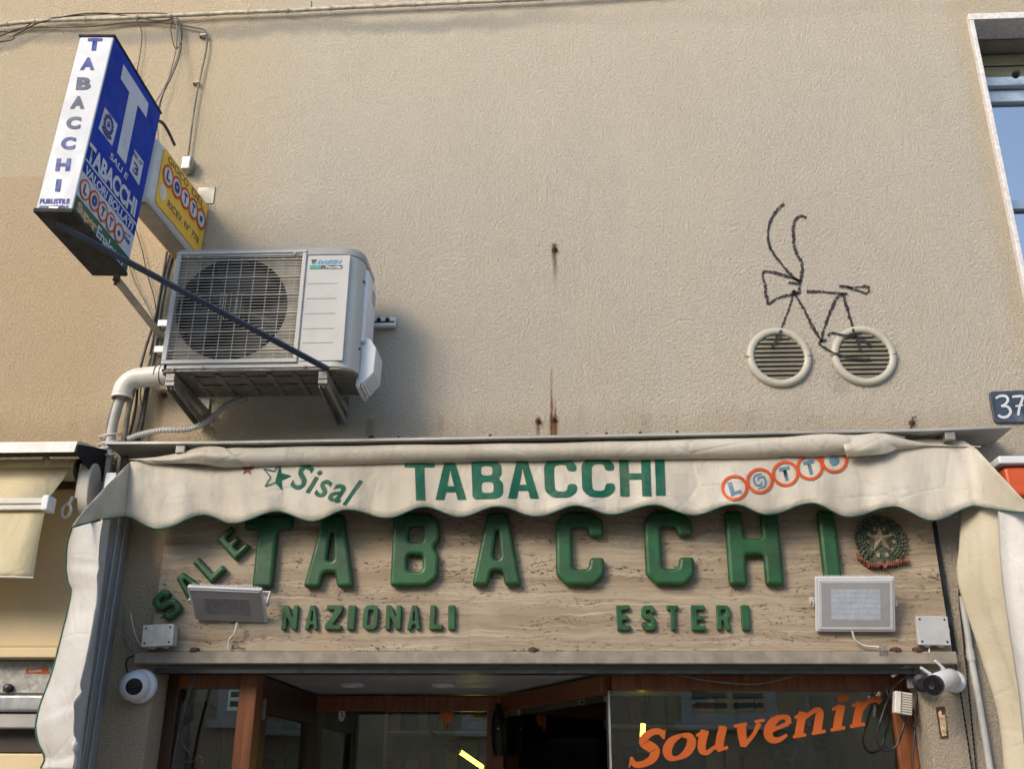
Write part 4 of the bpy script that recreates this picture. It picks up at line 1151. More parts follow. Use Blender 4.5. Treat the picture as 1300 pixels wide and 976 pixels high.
rail_ = MB().box((AX0 + .05, -.035, q.z - .022), (W(502, 410, .03).x, -.004, q.z + .022)); rail_.build('mounting_rail', M_ACW, ac, bevel=.003)
MB().box((AX1 - .1, -.037, q.z - .006), (W(501, 410, .03).x, -.034, q.z + .001)).build('rail_slot', M_FAN, ac)
for px in (481, 492):
    q = W(px, 406, .036); MB().lathe((q.x, -.035, q.z), (0, -1, 0), [(.011, 0), (.011, .006), (.006, .008), (.006, .014)], 6).build('bolt', M_FAN, ac)
for (px, py) in ((206.5, 411), (202, 444)):
    q = W(px, py, .03); MB().box((q.x - .02, -.04, q.z - .016), (q.x + .03, -.004, q.z + .016)).build('rear_clip', M_ACW, ac, bevel=.003)

# ------------------------------------------------------------------ pipes and hoses at the air conditioner
q0, q1, q2 = W(235, 473, .10), W(178, 476, .10), W(163, 496, .10)
rad = .043
path = [q0 + V((.10, 0, 0)), q0, V((q1.x + .02, q1.y, q1.z - .012))]
for k in range(1, 9):
    a = R(90 * k / 8); path.append(V((q1.x + .01 - .075 * math.sin(a), q1.y, q1.z - .012 - .075 * (1 - math.cos(a)))))
path.append(path[-1] + V((0, 0, -.02)))
elb = thing('drain_elbow', 'white plastic pipe elbow left of the air conditioner', 'pipe', (q1.x, -.1, q1.z - .1))
MB().tube(path, rad, 20, False).build('elbow_pipe', M_PVC, elb, solid=.004, ang=60)
MB().lathe(path[-1] + V((0, 0, .012)), (0, 0, -1), [(rad, 0), (rad + .004, .002), (rad + .004, .014), (rad, .016)], 20, False).build('socket_rim', M_PVC, elb)
for dx in (-.0, .022):
    p = q0.lerp(q1, .62) + V((dx, 0, -.006)); MB().lathe((p.x, p.y, p.z), (1, 0, 0), [(rad, 0), (rad + .003, .001), (rad + .003, .005), (rad, .006)], 20, False).build('tie', M_CABLED, elb)
def cable(name, label, pts, r_, mat, group=None, cat='cable', n=6, sub=6):
    P = [W(*p) for p in pts]
    Q = [V(p) for p in catmull([tuple(p) for p in P], sub)]
    o = MB().tube(Q, r_, n).build(name, mat, None, origin=Q[0], ang=60)
    return tag(o, label, cat, group)
cable('hose', 'thick grey hose curving down from the white elbow', [(160, 490, .10), (150, 515, .09), (142, 548, .07), (138, 580, .06), (132, 620, .05), (128, 660, .05)], .020, M_PVCG, 'hoses below the elbow', 'hose', 12)
cable('hose', 'thin dark hose left of the thick grey hose below the elbow', [(152, 492, .10), (141, 525, .08), (136, 555, .06), (133, 590, .06), (124, 640, .05)], .010, M_CABLE, 'hoses below the elbow', 'hose', 10)
cable('hose', 'brown hose right of the thick grey hose below the elbow', [(170, 492, .10), (163, 520, .08), (157, 560, .05), (150, 600, .05), (148, 640, .05)], .012, M_CABLE, 'hoses below the elbow', 'hose', 10)
P = catmull([tuple(W(*p)) for p in [(163, 557, .05), (180, 551, .06), (205, 546, .07), (236, 545, .09), (256, 539, .11), (270, 529, .12), (286, 515, .13), (300, 509, .14), (312, 506, .15)]], 14)
rr = [(.0138 if k % 2 == 0 else .0100) for k in range(len(P))]
tag(MB().tube([V(p) for p in P], rr, 12).build('corrugated_hose', M_PVCG, None, origin=P[0], ang=12), 'grey corrugated conduit looping under the air conditioner', 'hose')
for k, (px, py) in enumerate(((139, 566), (133, 583))):
    c_ = W(px, py, .06); P = [c_ + V((.045 * math.cos(a), .02 * math.sin(a) - .01, .02 * math.sin(a * .11) + .004 * a - .02)) for a in [i * .35 for i in range(38)]]
    tag(MB().tube(P, .004, 6).build('coiled_cable', M_PVCG, None, origin=P[0], ang=60), ('upper' if k == 0 else 'lower') + ' coil of grey cable tied round the hoses left of the awning', 'cable', 'coils round the hoses')

# wires: top run, drops, bundle beside the air conditioner
top = [(-420, 66, .03), (-200, 49, .03), (-40, 36, .03), (0, 32, .03), (54, 27, .03), (160, 23, .03), (226, 20, .03), (300, 16.5, .03), (377, 13.5, .03), (460, 9, .03), (538, 5.4, .03), (620, 2, .03), (700, -2, .03), (800, -8, .03), (1000, -22, .03), (1250, -40, .03)]
P = catmull([tuple(W(*p)) for p in top], 6)
tc = thing('wall_cable', 'pale painted cable bundle running along the top of the wall', 'cable', P[0])
MB().tube([V(p) + V((0, 0, random.uniform(-.0015, .0015))) for p in P], .0105, 8).build('sheath', M_CABLEL, tc, ang=60)
for i in range(3, len(P) - 2, 4):
    a, b = V(P[i]), V(P[i + 1]); d_ = (b - a).normalized()
    MB().lathe(a, d_, [(.0105, 0), (.014, .001), (.014, .012), (.0105, .013)], 10).build('tie', M_CABLEL, tc)
q = W(395, 11, .03)
MB().tube([q, q + V((.004, -.01, .02)), q + V((.0, -.012, .035))], .003, 6).build('loose_tie', M_CABLED, tc)
cable('wire', 'dark wire sagging under the cable bundle then turning down beside the signs', [(-380, 78, .02), (-150, 60, .02), (-30, 52, .02), (0, 46, .02), (32, 35.5, .02), (110, 34, .02), (170, 28.5, .02), (215, 30, .02), (245, 35, .02), (258, 38, .02), (262.5, 44, .02), (262, 62, .02), (256, 90, .02), (249, 125, .02), (243, 165, .02), (239, 198, .02)], .0045, M_CABLE, 'wires on the wall')
cable('wire', 'thin wire looping below the cable bundle at the far left', [(-300, 62, .02), (-20, 42, .02), (10, 42, .02), (30, 36, .02), (54, 25, .03), (120, 19, .03), (190, 17, .03), (226, 19, .03)], .003, M_CABLED, 'wires on the wall')
cable('wire', 'thin wire hanging behind the top of the blue sign', [(173, 26, .03), (180, 42, .02), (178, 68, .02), (174, 92, .02), (172, 130, .02), (180, 200, .02)], .0026, M_CABLED, 'wires on the wall')
cable('wire', 'pale double wire dropping from the cable bundle to the blue sign', [(222, 22, .03), (227, 45, .04), (226, 70, .06), (212, 105, .15), (199, 128, .35), (190, 140, .5)], .003, M_CABLE, 'wires on the wall')
cable('wire', 'thin wire dropping from the cable bundle behind the lottery sign', [(224, 22, .03), (224, 60, .03), (214, 100, .03), (205, 128, .03), (200, 160, .03), (205, 200, .03), (215, 260, .03)], .0026, M_CABLE, 'wires on the wall')
cable('wire', 'dark wire crossing loosely over the cable bundle at upper left', [(-340, 80, .03), (-20, 56, .03), (20, 44, .035), (48, 30, .04), (90, 20, .035), (130, 17, .035), (170, 22, .035), (200, 27, .03), (222, 24, .03)], .0032, M_CABLED, 'wires on the wall')
cable('wire', 'looping grey wire tied beside the double wire above the blue sign', [(219, 24, .03), (217, 40, .03), (223, 62, .03), (231, 50, .03), (229, 30, .03), (224, 22, .03)], .0028, M_CABLED, 'wires on the wall')
cable('wire', 'dark wire dropping left of the lottery sign to the back of the blue sign', [(228, 26, .03), (230, 60, .04), (222, 88, .08), (206, 122, .2), (201, 140, .35)], .003, M_CABLED, 'wires on the wall')
cable('wire', 'thick dark wire arching over the back of the lottery sign', [(196, 152, .35), (206, 156, .3), (214, 168, .25), (222, 185, .2)], .008, M_CABLED, 'wires on the wall')
for k, (px, py) in enumerate(((259, 45), (251, 105))):
    c_ = W(px, py, .02)
    o = thing('cable_clip', ('upper' if k == 0 else 'lower') + ' small clip holding the dark wire right of the blue sign', 'clip', c_, 'cable clips')
    MB().lathe(c_ + V((-.02, .015, 0)), (0, -1, 0), [(.008, 0), (.008, .008), (.004, .014)], 8).build('nail', M_RUST, o)
    MB().box((c_.x - .02, c_.y - .008, c_.z - .005), (c_.x + .012, c_.y + .014, c_.z + .005)).build('saddle', M_CABLEL, o, bevel=.002)
c_ = W(238, 208, .03)
o = thing('wire_junction', 'small grey wire junction above the right corner of the lottery sign', 'junction', c_)
MB().box((c_.x - .022, -.06, c_.z - .05), (c_.x + .03, -.004, c_.z + .03)).build('cover', M_GALV, o, bevel=.01, seg=3)
MB().lathe(c_ + V((0, 0, .028)), (0, 0, 1), [(.012, 0), (.012, .012), (.007, .016)], 10).build('gland', M_CABLE, o)
bun = [[(222, 318, .03), (214, 345, .03), (206, 385, .03), (200, 430, .03), (190, 480, .03), (183, 520, .04), (176, 555, .04), (160, 580, .04)],
       [(217, 318, .02), (211, 345, .02), (201, 395, .02), (193, 440, .02), (184, 500, .03), (178, 530, .03), (168, 565, .03)],
       [(212, 320, .03), (207, 350, .03), (198, 400, .03), (184, 445, .03), (176, 480, .05), (172, 520, .05), (163, 560, .04)],
       [(162, 330, .02), (172, 360, .02), (190, 395, .02), (199, 425, .02), (186, 470, .03), (178, 500, .04), (182, 530, .04), (172, 556, .04)],
       [(172, 290, .02), (181, 320, .02), (186, 345, .02), (196, 380, .02), (198, 410, .02), (190, 450, .03)]]
labs = ['thick dark cable beside the left edge of the air conditioner', 'inner thin cable in the bundle beside the air conditioner', 'outer cable in the bundle crossing the white elbow', 'thin wire from the blue sign to the cable bundle', 'short thin wire behind the blue sign above the bundle']
for k, (b_, l_) in enumerate(zip(bun, labs)):
    cable('wire', l_, b_, (.009, .006, .006, .003, .0026)[k], M_CABLED if k % 2 == 0 else M_CABLE, 'wires beside the air conditioner')

# ------------------------------------------------------------------ vents
def vent(px, py, lab):
    c_ = W(px, py, .02); ro, ri = .141, .107
    o = thing('vent', lab, 'vent', (c_.x, 0, c_.z - ro), 'round wall vents')
    MB().lathe((c_.x, -.001, c_.z), (0, -1, 0), [(ro, 0), (ro, .010), (ro - .005, .018), (ro - .013, .022), (ri + .010, .021), (ri + .003, .017), (ri, .010), (ri, 0)], 48, False).build('ring', M_VENT, o, ang=60)
    mb_ = MB(); mb_.poly([V((c_.x + ri * 1.02 * math.cos(a), -.002, c_.z + ri * 1.02 * math.sin(a))) for a in [2 * math.pi * k / 40 for k in range(40)]]); mb_.build('mesh_back', M_SLAT, o)
    for k in range(10):
        z = c_.z - ri + (k + .5) * 2 * ri / 10
        hw = math.sqrt(max(ri ** 2 - (z - c_.z) ** 2, .0004)) + .002
        M = Matrix.Translation((c_.x, -.010, z)) @ Matrix.Rotation(R(-30), 4, 'X')
        MB().box((-hw, -.0014, -.0128), (hw, .0014, .0128), M).build('slat', M_SLAT, o)
    for s_ in (-1, 1): MB().box((c_.x + s_ * (ro - .006) - .013, -.0252, c_.z - .0012), (c_.x + s_ * (ro - .006) + .006, -.018, c_.z + .0012)).build('mould_line', M_SLAT, o)
    return c_, ro, ri
v1 = vent(989.5, 452, 'left round louvred vent used as front wheel of the painted bicycle')
v2 = vent(1097.3, 450, 'right round louvred vent used as rear wheel of the painted bicycle')

# graffiti bicycle
def pgr(x, y):
    px, py = 900 + x / 3.05, 240 + y / 3.05
    q = W(px, py, .002); dep = .0035
    for c_, ro, ri in (v1, v2):
        d_ = math.hypot(q.x - c_.x, q.z - c_.z)
        if d_ < ro: dep = .0268
        if d_ < ri: dep = .0215
    return W(px, py, dep)
strokes = [
 [(292, 58), (270, 75), (242, 115), (230, 160), (232, 210), (250, 250), (285, 295), (320, 335), (354, 360)],
 [(378, 111), (356, 105), (335, 120), (327, 150), (328, 205), (340, 250), (360, 290), (358, 340), (352, 370), (350, 402)],
 [(354, 358), (320, 344), (260, 325), (210, 322), (217, 370), (229, 440), (260, 425), (300, 412), (345, 406)],
 [(308, 362), (345, 367)], [(325, 393), (352, 405)],
 [(325, 395), (318, 440), (295, 500), (270, 570), (245, 612)],
 [(325, 395), (365, 460), (400, 530), (437, 592)],
 [(378, 396), (440, 398), (500, 404), (537, 407)],
 [(505, 375), (560, 380), (610, 378), (619, 394), (606, 404), (570, 390), (535, 381)],
 [(518, 402), (490, 430), (460, 500), (441, 560), (436, 592)],
 [(520, 402), (540, 480), (565, 560), (589, 626)],
 [(430, 588), (430, 602), (460, 622), (500, 640), (560, 655), (622, 660)],
 [(458, 566), (480, 558), (530, 566), (592, 562)],
 [(545, 560), (600, 585), (626, 606)], [(430, 592), (456, 582)], [(256, 572), (282, 566)]]
gr = thing('graffiti', 'black line drawing of a bicycle sprayed over the two vents', 'graffiti', (W(1030, 370).x, 0, W(1030, 370).z))
for s_ in strokes:
    mb = MB(); ribbon(mb, [(x, y, 10 + random.uniform(-2.5, 2.5)) for x, y in s_], pgr, .5, 12); mb.build('stroke', M_CHALK, gr)

# house number tile
qn = [W(*p, .012) for p in ((1255, 497), (1318, 494.5), (1324, 535), (1263, 537))]
nt_ = thing('house_number', 'blue glazed tile with white number 37 beside the hood end', 'number plate', (qn[3].x, 0, qn[3].z))
ctr = sum(qn, V()) / 4
pts_ = fillet([(p.x, p.z) for p in qn], .018)
MB().prism([V((p[0], -.001, p[1])) for p in pts_], (0, -.014, 0)).build('tile', M_TILE, nt_, bevel=.004)
def pnum(px, py): return W(px, py, .0165)
mb = MB()
ribbon(mb, [(1264, 505.5, 2.5), (1270, 502.5, 3), (1277, 503, 3.2), (1279.5, 508, 3.2), (1276, 513, 3), (1271, 515.5, 2.8)], pnum)
mb.build('digit', M_TILEW, nt_)
mb = MB(); ribbon(mb, [(1271, 515.2, 2.8), (1279, 516, 3), (1283, 522, 3.4), (1279.5, 528, 3.4), (1273, 529.6, 3.2), (1267, 527, 2.6)], lambda a, b: W(a, b, .0168)); mb.build('digit', M_TILEW, nt_)
mb = MB(); ribbon(mb, [(1285, 503.5, 2.6), (1291, 503, 3), (1298, 503, 3.2), (1297.5, 508, 3.2), (1294.5, 516, 3.2), (1292.5, 527, 3.2)], pnum); mb.build('digit', M_TILEW, nt_)
mb = MB(); ribbon(mb, [(1289, 515.5, 2.2), (1299, 514, 2.2)], lambda a, b: W(a, b, .017)); mb.build('digit', M_TILEW, nt_)

# rusty bolts in the wall
for px, py, l_ in ((704, 316, 'small rusty bolt high in the middle of the wall'), (683, 534, 'left rusty bolt stub just above the hood'), (703, 532, 'right rusty bolt stub with long rust streak above the hood'), (208, 501, 'rusty bolt below the white elbow'), (1158, 536, 'small bent rusty hook above the hood near the number tile'), (471, 555, 'tiny rusty nail above the hood by the right bracket')):
    c_ = W(px, py, .01); o = thing('wall_bolt', l_, 'bolt', c_, 'rusty bolts in the wall')
    MB().lathe((c_.x, -.001, c_.z), (0, -1, 0), [(.013, 0), (.011, .006), (.006, .008), (.005, .022), (.002, .024)], 9).build('stub', M_RUST, o)
    MB().box((c_.x - .013, -.008, c_.z - .004), (c_.x + .013, -.004, c_.z + .004)).build('washer', M_RUST, o)
    if px == 1158: MB().tube([V((c_.x, -.012, c_.z)), V((c_.x + .004, -.016, c_.z + .02)), V((c_.x + .018, -.018, c_.z + .022))], .003, 6).build('hook', M_RUST, o)

# ------------------------------------------------------------------ floodlights
def flood(ctr, wd, ht, tilt, yaw, roll, lab, yaw2=0):
    M = Matrix.Translation(ctr) @ Matrix.Rotation(roll, 4, 'Y') @ Matrix.Rotation(yaw, 4, 'Z') @ Matrix.Rotation(tilt, 4, 'X')
    o = thing('floodlight', lab, 'floodlight', None, 'floodlights on the fascia', M)
    MB().box((-wd / 2, 0, -ht / 2), (wd / 2, .018, ht / 2)).build('housing', M_LAMPW, o, bevel=.006, seg=3)
    fw, fh = wd / 2 - .010, ht / 2 - .010
    MB().box((-fw, -.004, -fh), (fw, .002, fh)).build('bezel', M_LAMPW if tilt < .5 else M_LAMPG, o, bevel=.004)  # steeply tilted lamp: darker bezel carries its shade in the colour
    iw, ih = wd / 2 - .058, ht / 2 - .048
    a = [V((-fw + .012, -.0045, -fh + .012)), V((fw - .012, -.0045, -fh + .012)), V((fw - .012, -.0045, fh - .012)), V((-fw + .012, -.0045, fh - .012))]
    b = [V((-iw, -.0065, -ih)), V((iw, -.0065, -ih)), V((iw, -.0065, ih)), V((-iw, -.0065, ih))]
    MB().loft([a, b], True).build('reflector', M_LAMPG, o)
    MB().box((-iw, -.0075, -ih), (iw, -.0062, ih)).build('led_board', M_LED if tilt < .8 else M_LED_SHADE, o)  # down-facing board: the weaker light is put into its colour
    mb_ = MB()
    for i in range(12):
        for j in range(6):
            x, z = lerp(-iw + .008, iw - .008, i / 11), lerp(-ih + .008, ih - .008, j / 5)
            mb_.box((x - .003, -.0085, z - .003), (x + .003, -.0074, z + .003))
    mb_.build('led_chips', M_LEDC if tilt < .8 else M_LED_SHADE, o)
    for i in range(26):
        x = lerp(-wd / 2 + .02, wd / 2 - .02, i / 25)
        MB().box((x - .0015, .009, ht / 2 - .002), (x + .0015, .017, ht / 2 + .004)).build('cooling_fin', M_LAMPW, o)
    for s_ in (-1, 1):
        MB().box((s_ * (wd / 2 + .006) - .003, .010, -.012), (s_ * (wd / 2 + .006) + .003, .075, .012)).build('yoke_arm', M_LAMPW, o, bevel=.002)
        MB().lathe((s_ * (wd / 2 + .008), .018, 0), (s_, 0, 0), [(.009, 0), (.009, .005), (.005, .006)], 8).build('yoke_bolt', M_GALV, o)
    MB().box((-wd / 2 - .006, .068, -.012), (wd / 2 + .006, .074, .012)).build('yoke_bar', M_LAMPW, o, bevel=.002)
    return o
cL = W(289, 768, .12)
flood(cL, .296, .19, R(57), R(3), R(2), 'grey tilted floodlight facing down over the word SALE')
cR = W(1086, 767, .10)
flood(cR, .302, .215, R(23), R(-2), R(.5), 'white upright floodlight below the emblem at right')
cable('flood_cable', 'pale flex from the left floodlight to the lintel', [(301, 790, .07), (298, 803, .07), (291, 812, .05), (290, 824, .045)], .0042, M_PVC, 'floodlight flexes')
cable('flood_cable', 'white flex from the right floodlight to the lintel', [(1082, 801, .07), (1086, 812, .06), (1097, 819, .05), (1116, 821, .05), (1124, 822, .045)], .0042, M_PVC, 'floodlight flexes')
cable('flood_cable', 'tangled grey flex behind the left floodlight flex', [(294, 820, .04), (299, 817, .05), (305, 822, .05), (312, 823, .045)], .003, M_CABLE, 'floodlight flexes')
c_ = W(1119, 825, .05); o = thing('cable_tie', 'small bent metal clip on the lintel beneath the right floodlight', 'clip', c_)
for k in range(3): MB().tube([c_ + V((.012 * k - .01, -.004, -.02)), c_ + V((.012 * k - .006, -.006, .016)), c_ + V((.012 * k + .004, -.004, .018))], .002, 5).build('prong', M_GALV, o)

# ------------------------------------------------------------------ junction boxes
def jbox(px, py, wd, ht, dp, lab, lid, slant):
    c_ = W(px, py, DF + dp)
    M = Matrix.Translation((c_.x, -DF - .001, c_.z)) @ Matrix.Rotation(slant, 4, 'Y')
    o = thing('junction_box', lab, 'junction box', None, 'junction boxes on the fascia', M)
    MB().box((-wd / 2, -dp + .012, -ht / 2), (wd / 2, 0, ht / 2)).build('base', M_BOX, o, bevel=.006, seg=3)
    MB().box((-wd / 2 - .002, -dp, -ht / 2 - .002), (wd / 2 + .002, -dp + .011, ht / 2 + .002)).build('lid', lid, o, bevel=.004)
    for sx_ in (-1, 1):
        for sz_ in (-1, 1):
            MB().lathe((sx_ * (wd / 2 - .012), -dp - .0005, sz_ * (ht / 2 - .012)), (0, -1, 0), [(.0045, 0), (.0035, .001)], 8).build('screw', M_FAN, o)
    for k in (-1, 1): MB().lathe((k * wd * .22, -dp / 2, -ht / 2 + .002), (0, 0, -1), [(.014, 0), (.014, .006), (.008, .010)], 12).build('gland', M_BOX, o)
    MB().lathe((wd / 2 - .002, -dp / 2, 0), (1, 0, 0), [(.018, 0), (.018, .004), (.008, .007)], 12).build('gland', M_BOX, o)
    return o
jbox(200, 806, .122, .082, .062, 'dusty grey junction box below the letter S at the lintel end', M_BOXD, R(-2.5))
jbox(1185, 800, .118, .108, .035, 'pale grey square junction box right of the white floodlight', M_BOX, R(1))
cable('wire', 'grey wire looping from the guide rail into the dusty junction box', [(158, 770, .06), (157, 800, .06), (161, 820, .05), (172, 827, .05), (186, 822, .05)], .0045, M_CABLE, 'wires at the junction boxes')
cable('wire', 'second thin grey wire curving down into the dusty junction box', [(166, 778, .05), (170, 800, .06), (178, 818, .06), (190, 822, .05)], .0035, M_PVCG, 'wires at the junction boxes')
cable('wire', 'short white wire between pale junction box and lintel', [(1180, 815, .045), (1179.5, 822, .045), (1180, 828, .05)], .003, M_PVC, 'wires at the junction boxes')
for px, l_ in ((246, 'brown putty lump on the lintel right of the dusty junction box'), (677, 'brown putty lump in the middle of the lintel'), (1138, 'brown putty lump on the lintel under the white floodlight'), (1166, 'dark brown putty lump under the pale junction box')):
    c_ = W(px, 825, .045)
    mb = MB(); mb.lathe((c_.x, -.036, la.z - .002), (0, 0, 1), [(.020, 0), (.021, .010), (.017, .016), (.004, .019)], 10)
    for v_ in mb.v: v_.x += random.uniform(-.003, .003); v_.z += random.uniform(-.002, .002)
    tag(mb.build('putty_lump', M_RUST, None, origin=(c_.x, -.036, la.z)), l_, 'putty', 'putty lumps on the lintel')

# ------------------------------------------------------------------ security cameras
c_ = W(168, 871, .06)
dm = thing('dome_camera', 'white ball security camera on the left pier below the lintel', 'security camera', (c_.x, 0, c_.z))
cb = V((c_.x + .012, 0, c_.z + .006))
MB().lathe((cb.x, -.002, cb.z), (0, -1, 0), [(.066, 0), (.068, .012), (.064, .028), (.056, .034), (0, .034)], 32, False).build('base', M_CAMW, dm, ang=50)
ax = V((.30, -1, -.14)).normalized(); bc = V((cb.x - .006, -.045, cb.z - .003)); pr = []
for k in range(13):
    a = R(-50 + 140 * k / 12 * .93); pr.append((.060 * math.cos(a), .060 * math.sin(a)))
pr = [p for p in pr if p[1] < .047] + [(.033, .050), (.031, .046)]
MB().lathe(bc, ax, pr, 32, False).build('ball', M_CAMW, dm, ang=40)
MB().lathe(bc + ax * .040, ax, [(.033, 0), (.033, .007), (.020, .010), (0, .0105)], 28, False).build('lens_window', M_LENS, dm)
cable('wire', 'black wire from the lintel down to the ball camera', [(170, 832, .03), (162, 836, .03), (160, 846, .03), (164, 856, .03)], .0035, M_BLACK, 'camera wires')
bm_ = W(1214, 862, .05); bf = W(1186, 869, .21)
bu = thing('bullet_camera', 'white bullet security camera with two aerials on the right pier', 'security camera', (bm_.x, 0, bm_.z))
axd = (bf - W(1207, 860, .09)).normalized(); s0 = W(1207, 860, .09)
L_ = (bf - s0).length
MB().lathe((bm_.x + .006, -.002, bm_.z - .004), (0, -1, 0), [(.042, 0), (.042, .014), (.034, .020), (0, .020)], 28, False).build('base', M_CAMW, bu)
MB().tube([V((bm_.x + .006, -.018, bm_.z)), V((bm_.x + .002, -.05, bm_.z)), s0], .016, 12).build('neck', M_CAMW, bu, ang=60)
MB().lathe(s0 - axd * .015, axd, [(0, 0), (.028, .002), (.035, .016), (.037, .05), (.0375, L_ + .008), (.036, L_ + .010)], 32, False).build('body', M_CAMW, bu, ang=40)
MB().lathe(s0 + axd * (L_ + .004), axd, [(.0362, 0), (.0362, .010), (.033, .016), (.0, .017)], 32, False).build('front_glass', M_LENS, bu)
MB().lathe(s0 + axd * (L_ + .019), axd, [(.013, 0), (.012, .006), (.006, .003), (0, .003)], 20, False).build('lens', M_FAN, bu)
for (pa, pb) in (((1198, 848, .12), (1187, 838, .13)), ((1181, 855, .15), (1169, 847, .16))):
    MB().tube([W(*pa), W(*pb)], .0055, 10).build('aerial', M_CAMW, bu)
MB().tube([W(1206, 856, .09), W(1196, 847, .12)], .007, 10).build('aerial_mount', M_CAMW, bu)
mb = MB(); bq = s0 + axd * (L_ * .5); sd_ = axd.cross(V((0, 0, 1))).normalized()
MB().lathe(W(1170, 865, .02), V((-.3, -1, -.2)), [(.034, 0), (.034, .05), (.02, .06), (0, .06)], 24, False).build('shade_ring', M_FAN, bu)
cable('wire', 'loose black coil of wire hanging over the shop glass at right', [(1160, 850, .02), (1146, 862, -.02), (1133, 874, -.04), (1121, 905, -.06), (1113, 935, -.06), (1122, 952, -.06), (1138, 946, -.06), (1146, 925, -.05), (1150, 905, -.05), (1143, 885, -.05)], .0045, M_BLACK, 'camera wires')
cable('wire', 'second black loop of wire by the white power adapter', [(1132, 845, -.02), (1126, 870, -.06), (1130, 888, -.06), (1140, 900, -.05), (1152, 921, -.04), (1162, 918, -.03), (1160, 902, -.03), (1150, 892, -.03)], .004, M_BLACK, 'camera wires')
cable('wire', 'black wire running down the brown post at right', [(1164, 880, -.05), (1163, 910, -.05), (1159, 950, -.05), (1158, 990, -.05)], .004, M_BLACK, 'camera wires')
ad = W(1146, 892, -.03)
ap = thing('power_adapter', 'small white ribbed power adapter hanging on black wires', 'adapter', ad)
M = Matrix.Translation(ad) @ Matrix.Rotation(R(9), 4, 'Y')
MB().box((-.034, -.018, -.042), (.032, .018, .040), M).build('body', M_PVC, ap, bevel=.004)
for k in range(8): MB().box((-.010 + .0, -.0205, -.034 + .009 * k), (.030, -.0178, -.031 + .009 * k), M).build('rib', M_SLAT, ap)
MB().box((-.013, -.0205, -.044), (-.010, .018, .042), M).build('seam', M_SLAT, ap)
a_, b_ = W(1148, 856, -.05), W(1166, 848, 0)
tag(MB().beam(W(1132, 858, .0), W(1156, 842, .0), .012, .012).build('prop_bar', M_ALU, None, origin=W(1132, 858, 0)), 'short grey metal bar slanting under the lintel at right', 'bar')
tag(MB().box((W(1150, 858, -.03).x, .02, ZS - .07), (W(1166, 858, -.03).x, .04, ZS - .022)).build('angle_plate', M_GALV, None, origin=(W(1150, 858, -.03).x, .03, ZS - .07), bevel=.002), 'small galvanised plate behind the bullet camera under the lintel', 'plate')
cable('sagging_wire', 'grey wire sagging in front of the shop transom', [(835, 849, -.06), (880, 860, -.07), (925, 866, -.07), (965, 867, -.07), (1005, 858, -.06), (1050, 847, -.04)], .004, M_CABLE)
cable('wire', 'dark wire slanting down the left reveal of the shop front', [(250, 846, -.05), (240, 880, -.05), (228, 925, -.05), (217, 985, -.05)], .006, M_CABLED, 'camera wires')

# right pier: conduit, cords, old bell plate
P = [W(*p) for p in ((1222, 757, .03), (1224, 775, .03), (1228, 800, .03), (1232, 830, .025), (1238, 862, .025), (1247, 915, .025), (1257, 975, .025), (1262, 1010, .025))]
cn = thing('conduit_pipe', 'white plastic conduit pipe running down the right pier', 'pipe', P[-1])
MB().tube([V(p) for p in catmull([tuple(q) for q in P], 8)], .0125, 14).build('pipe', M_PVCG, cn, ang=60)
c_ = W(1236, 834, .025); d_ = (P[4] - P[3]).normalized()
MB().lathe(P[3] - d_ * .02, d_, [(.0125, 0), (.0155, .001), (.0155, .045), (.0125, .046)], 16, False).build('coupling', M_PVCG, cn)
MB().box((c_.x - .028, -.02, c_.z - .004), (c_.x - .010, -.002, c_.z + .008)).build('saddle', M_GALV, cn)
for k, (pts_c, l_) in enumerate((([(1222, 652, .012), (1219, 720, .012), (1218, 762, .012), (1222, 800, .012), (1226, 840, .012), (1233, 910, .012), (1240, 985, .012)], 'dark braided cord beside the white conduit on the right pier'),
                 ([(1183, 668, .012), (1197, 745, .012), (1210, 826, .012), (1222, 895, .012), (1236, 990, .012)], 'dark braided cord along the right edge of the travertine'))):
    q = [V(p) for p in catmull([tuple(W(*p)) for p in pts_c], 24)]
    tag(MB().tube(q, [.0038 if i % 2 else .0022 for i in range(len(q))], 6).build('braided_cord', M_DARKM, None, origin=q[-1], ang=80), l_, 'cord', 'cords on the right pier')
pb = [W(1188, 897, .004), W(1199, 896, .004), W(1204, 936, .004), W(1194, 937, .004)]
op = thing('bell_plate', 'broken rusty doorbell plate on the right pier', 'doorbell', (pb[3].x, 0, pb[3].z))
MB().prism([V((p.x, -.001, p.z)) for p in pb], (0, -.003, 0)).build('plate', M_RUST, op)
t_ = pm('torn_glue_residue', (.55, .42, .26), .8, var=.4, vs=60, bump=.6, bs=90, dirt=.8, dcol=(.12, .07, .04), ds=50)
jj = [(1191, 904), (1194, 901), (1196, 908), (1199, 906), (1201, 918), (1201, 930), (1202, 933), (1196, 934), (1194, 925), (1193, 915)]
MB().prism([W(*p, .0042) for p in jj], (0, -.003, 0)).build('residue', t_, op)

# ------------------------------------------------------------------ things on and behind the shop glass
def Y2(px, py, y):
    return W(px, py, -y)
def pgl(px, py): return W(px, py, -(YG + .016))
sv = thing('window_lettering', 'orange slanted word Souvenir stuck on the shop glass', 'lettering', W(960, 940, -YG))
ex = V((735, -140)); ex /= 735                      # one unit right along the baseline, in zoom pixels
def su(x, y): # letter space: x along, y up (x-height 85)
    x *= 1.035
    bx, by = 378 + x, 455 - x * .181
    X_, Y_ = bx + y * .16, by - y
    return (650 + X_ / 2.6, 800 + Y_ / 2.6)
def souv(strokes_):
    mb_ = MB()
    for i, st_ in enumerate(strokes_):
        pts_s = [(su(x, y) + (wd / 2.6,)) for x, y, wd in st_]
        ribbon(mb_, pts_s, lambda a, b, i=i: W(a, b, -(YG + .0155 - .0004 * i)), 0, 8)
    mb_.build('letter', M_ORANGE, sv)
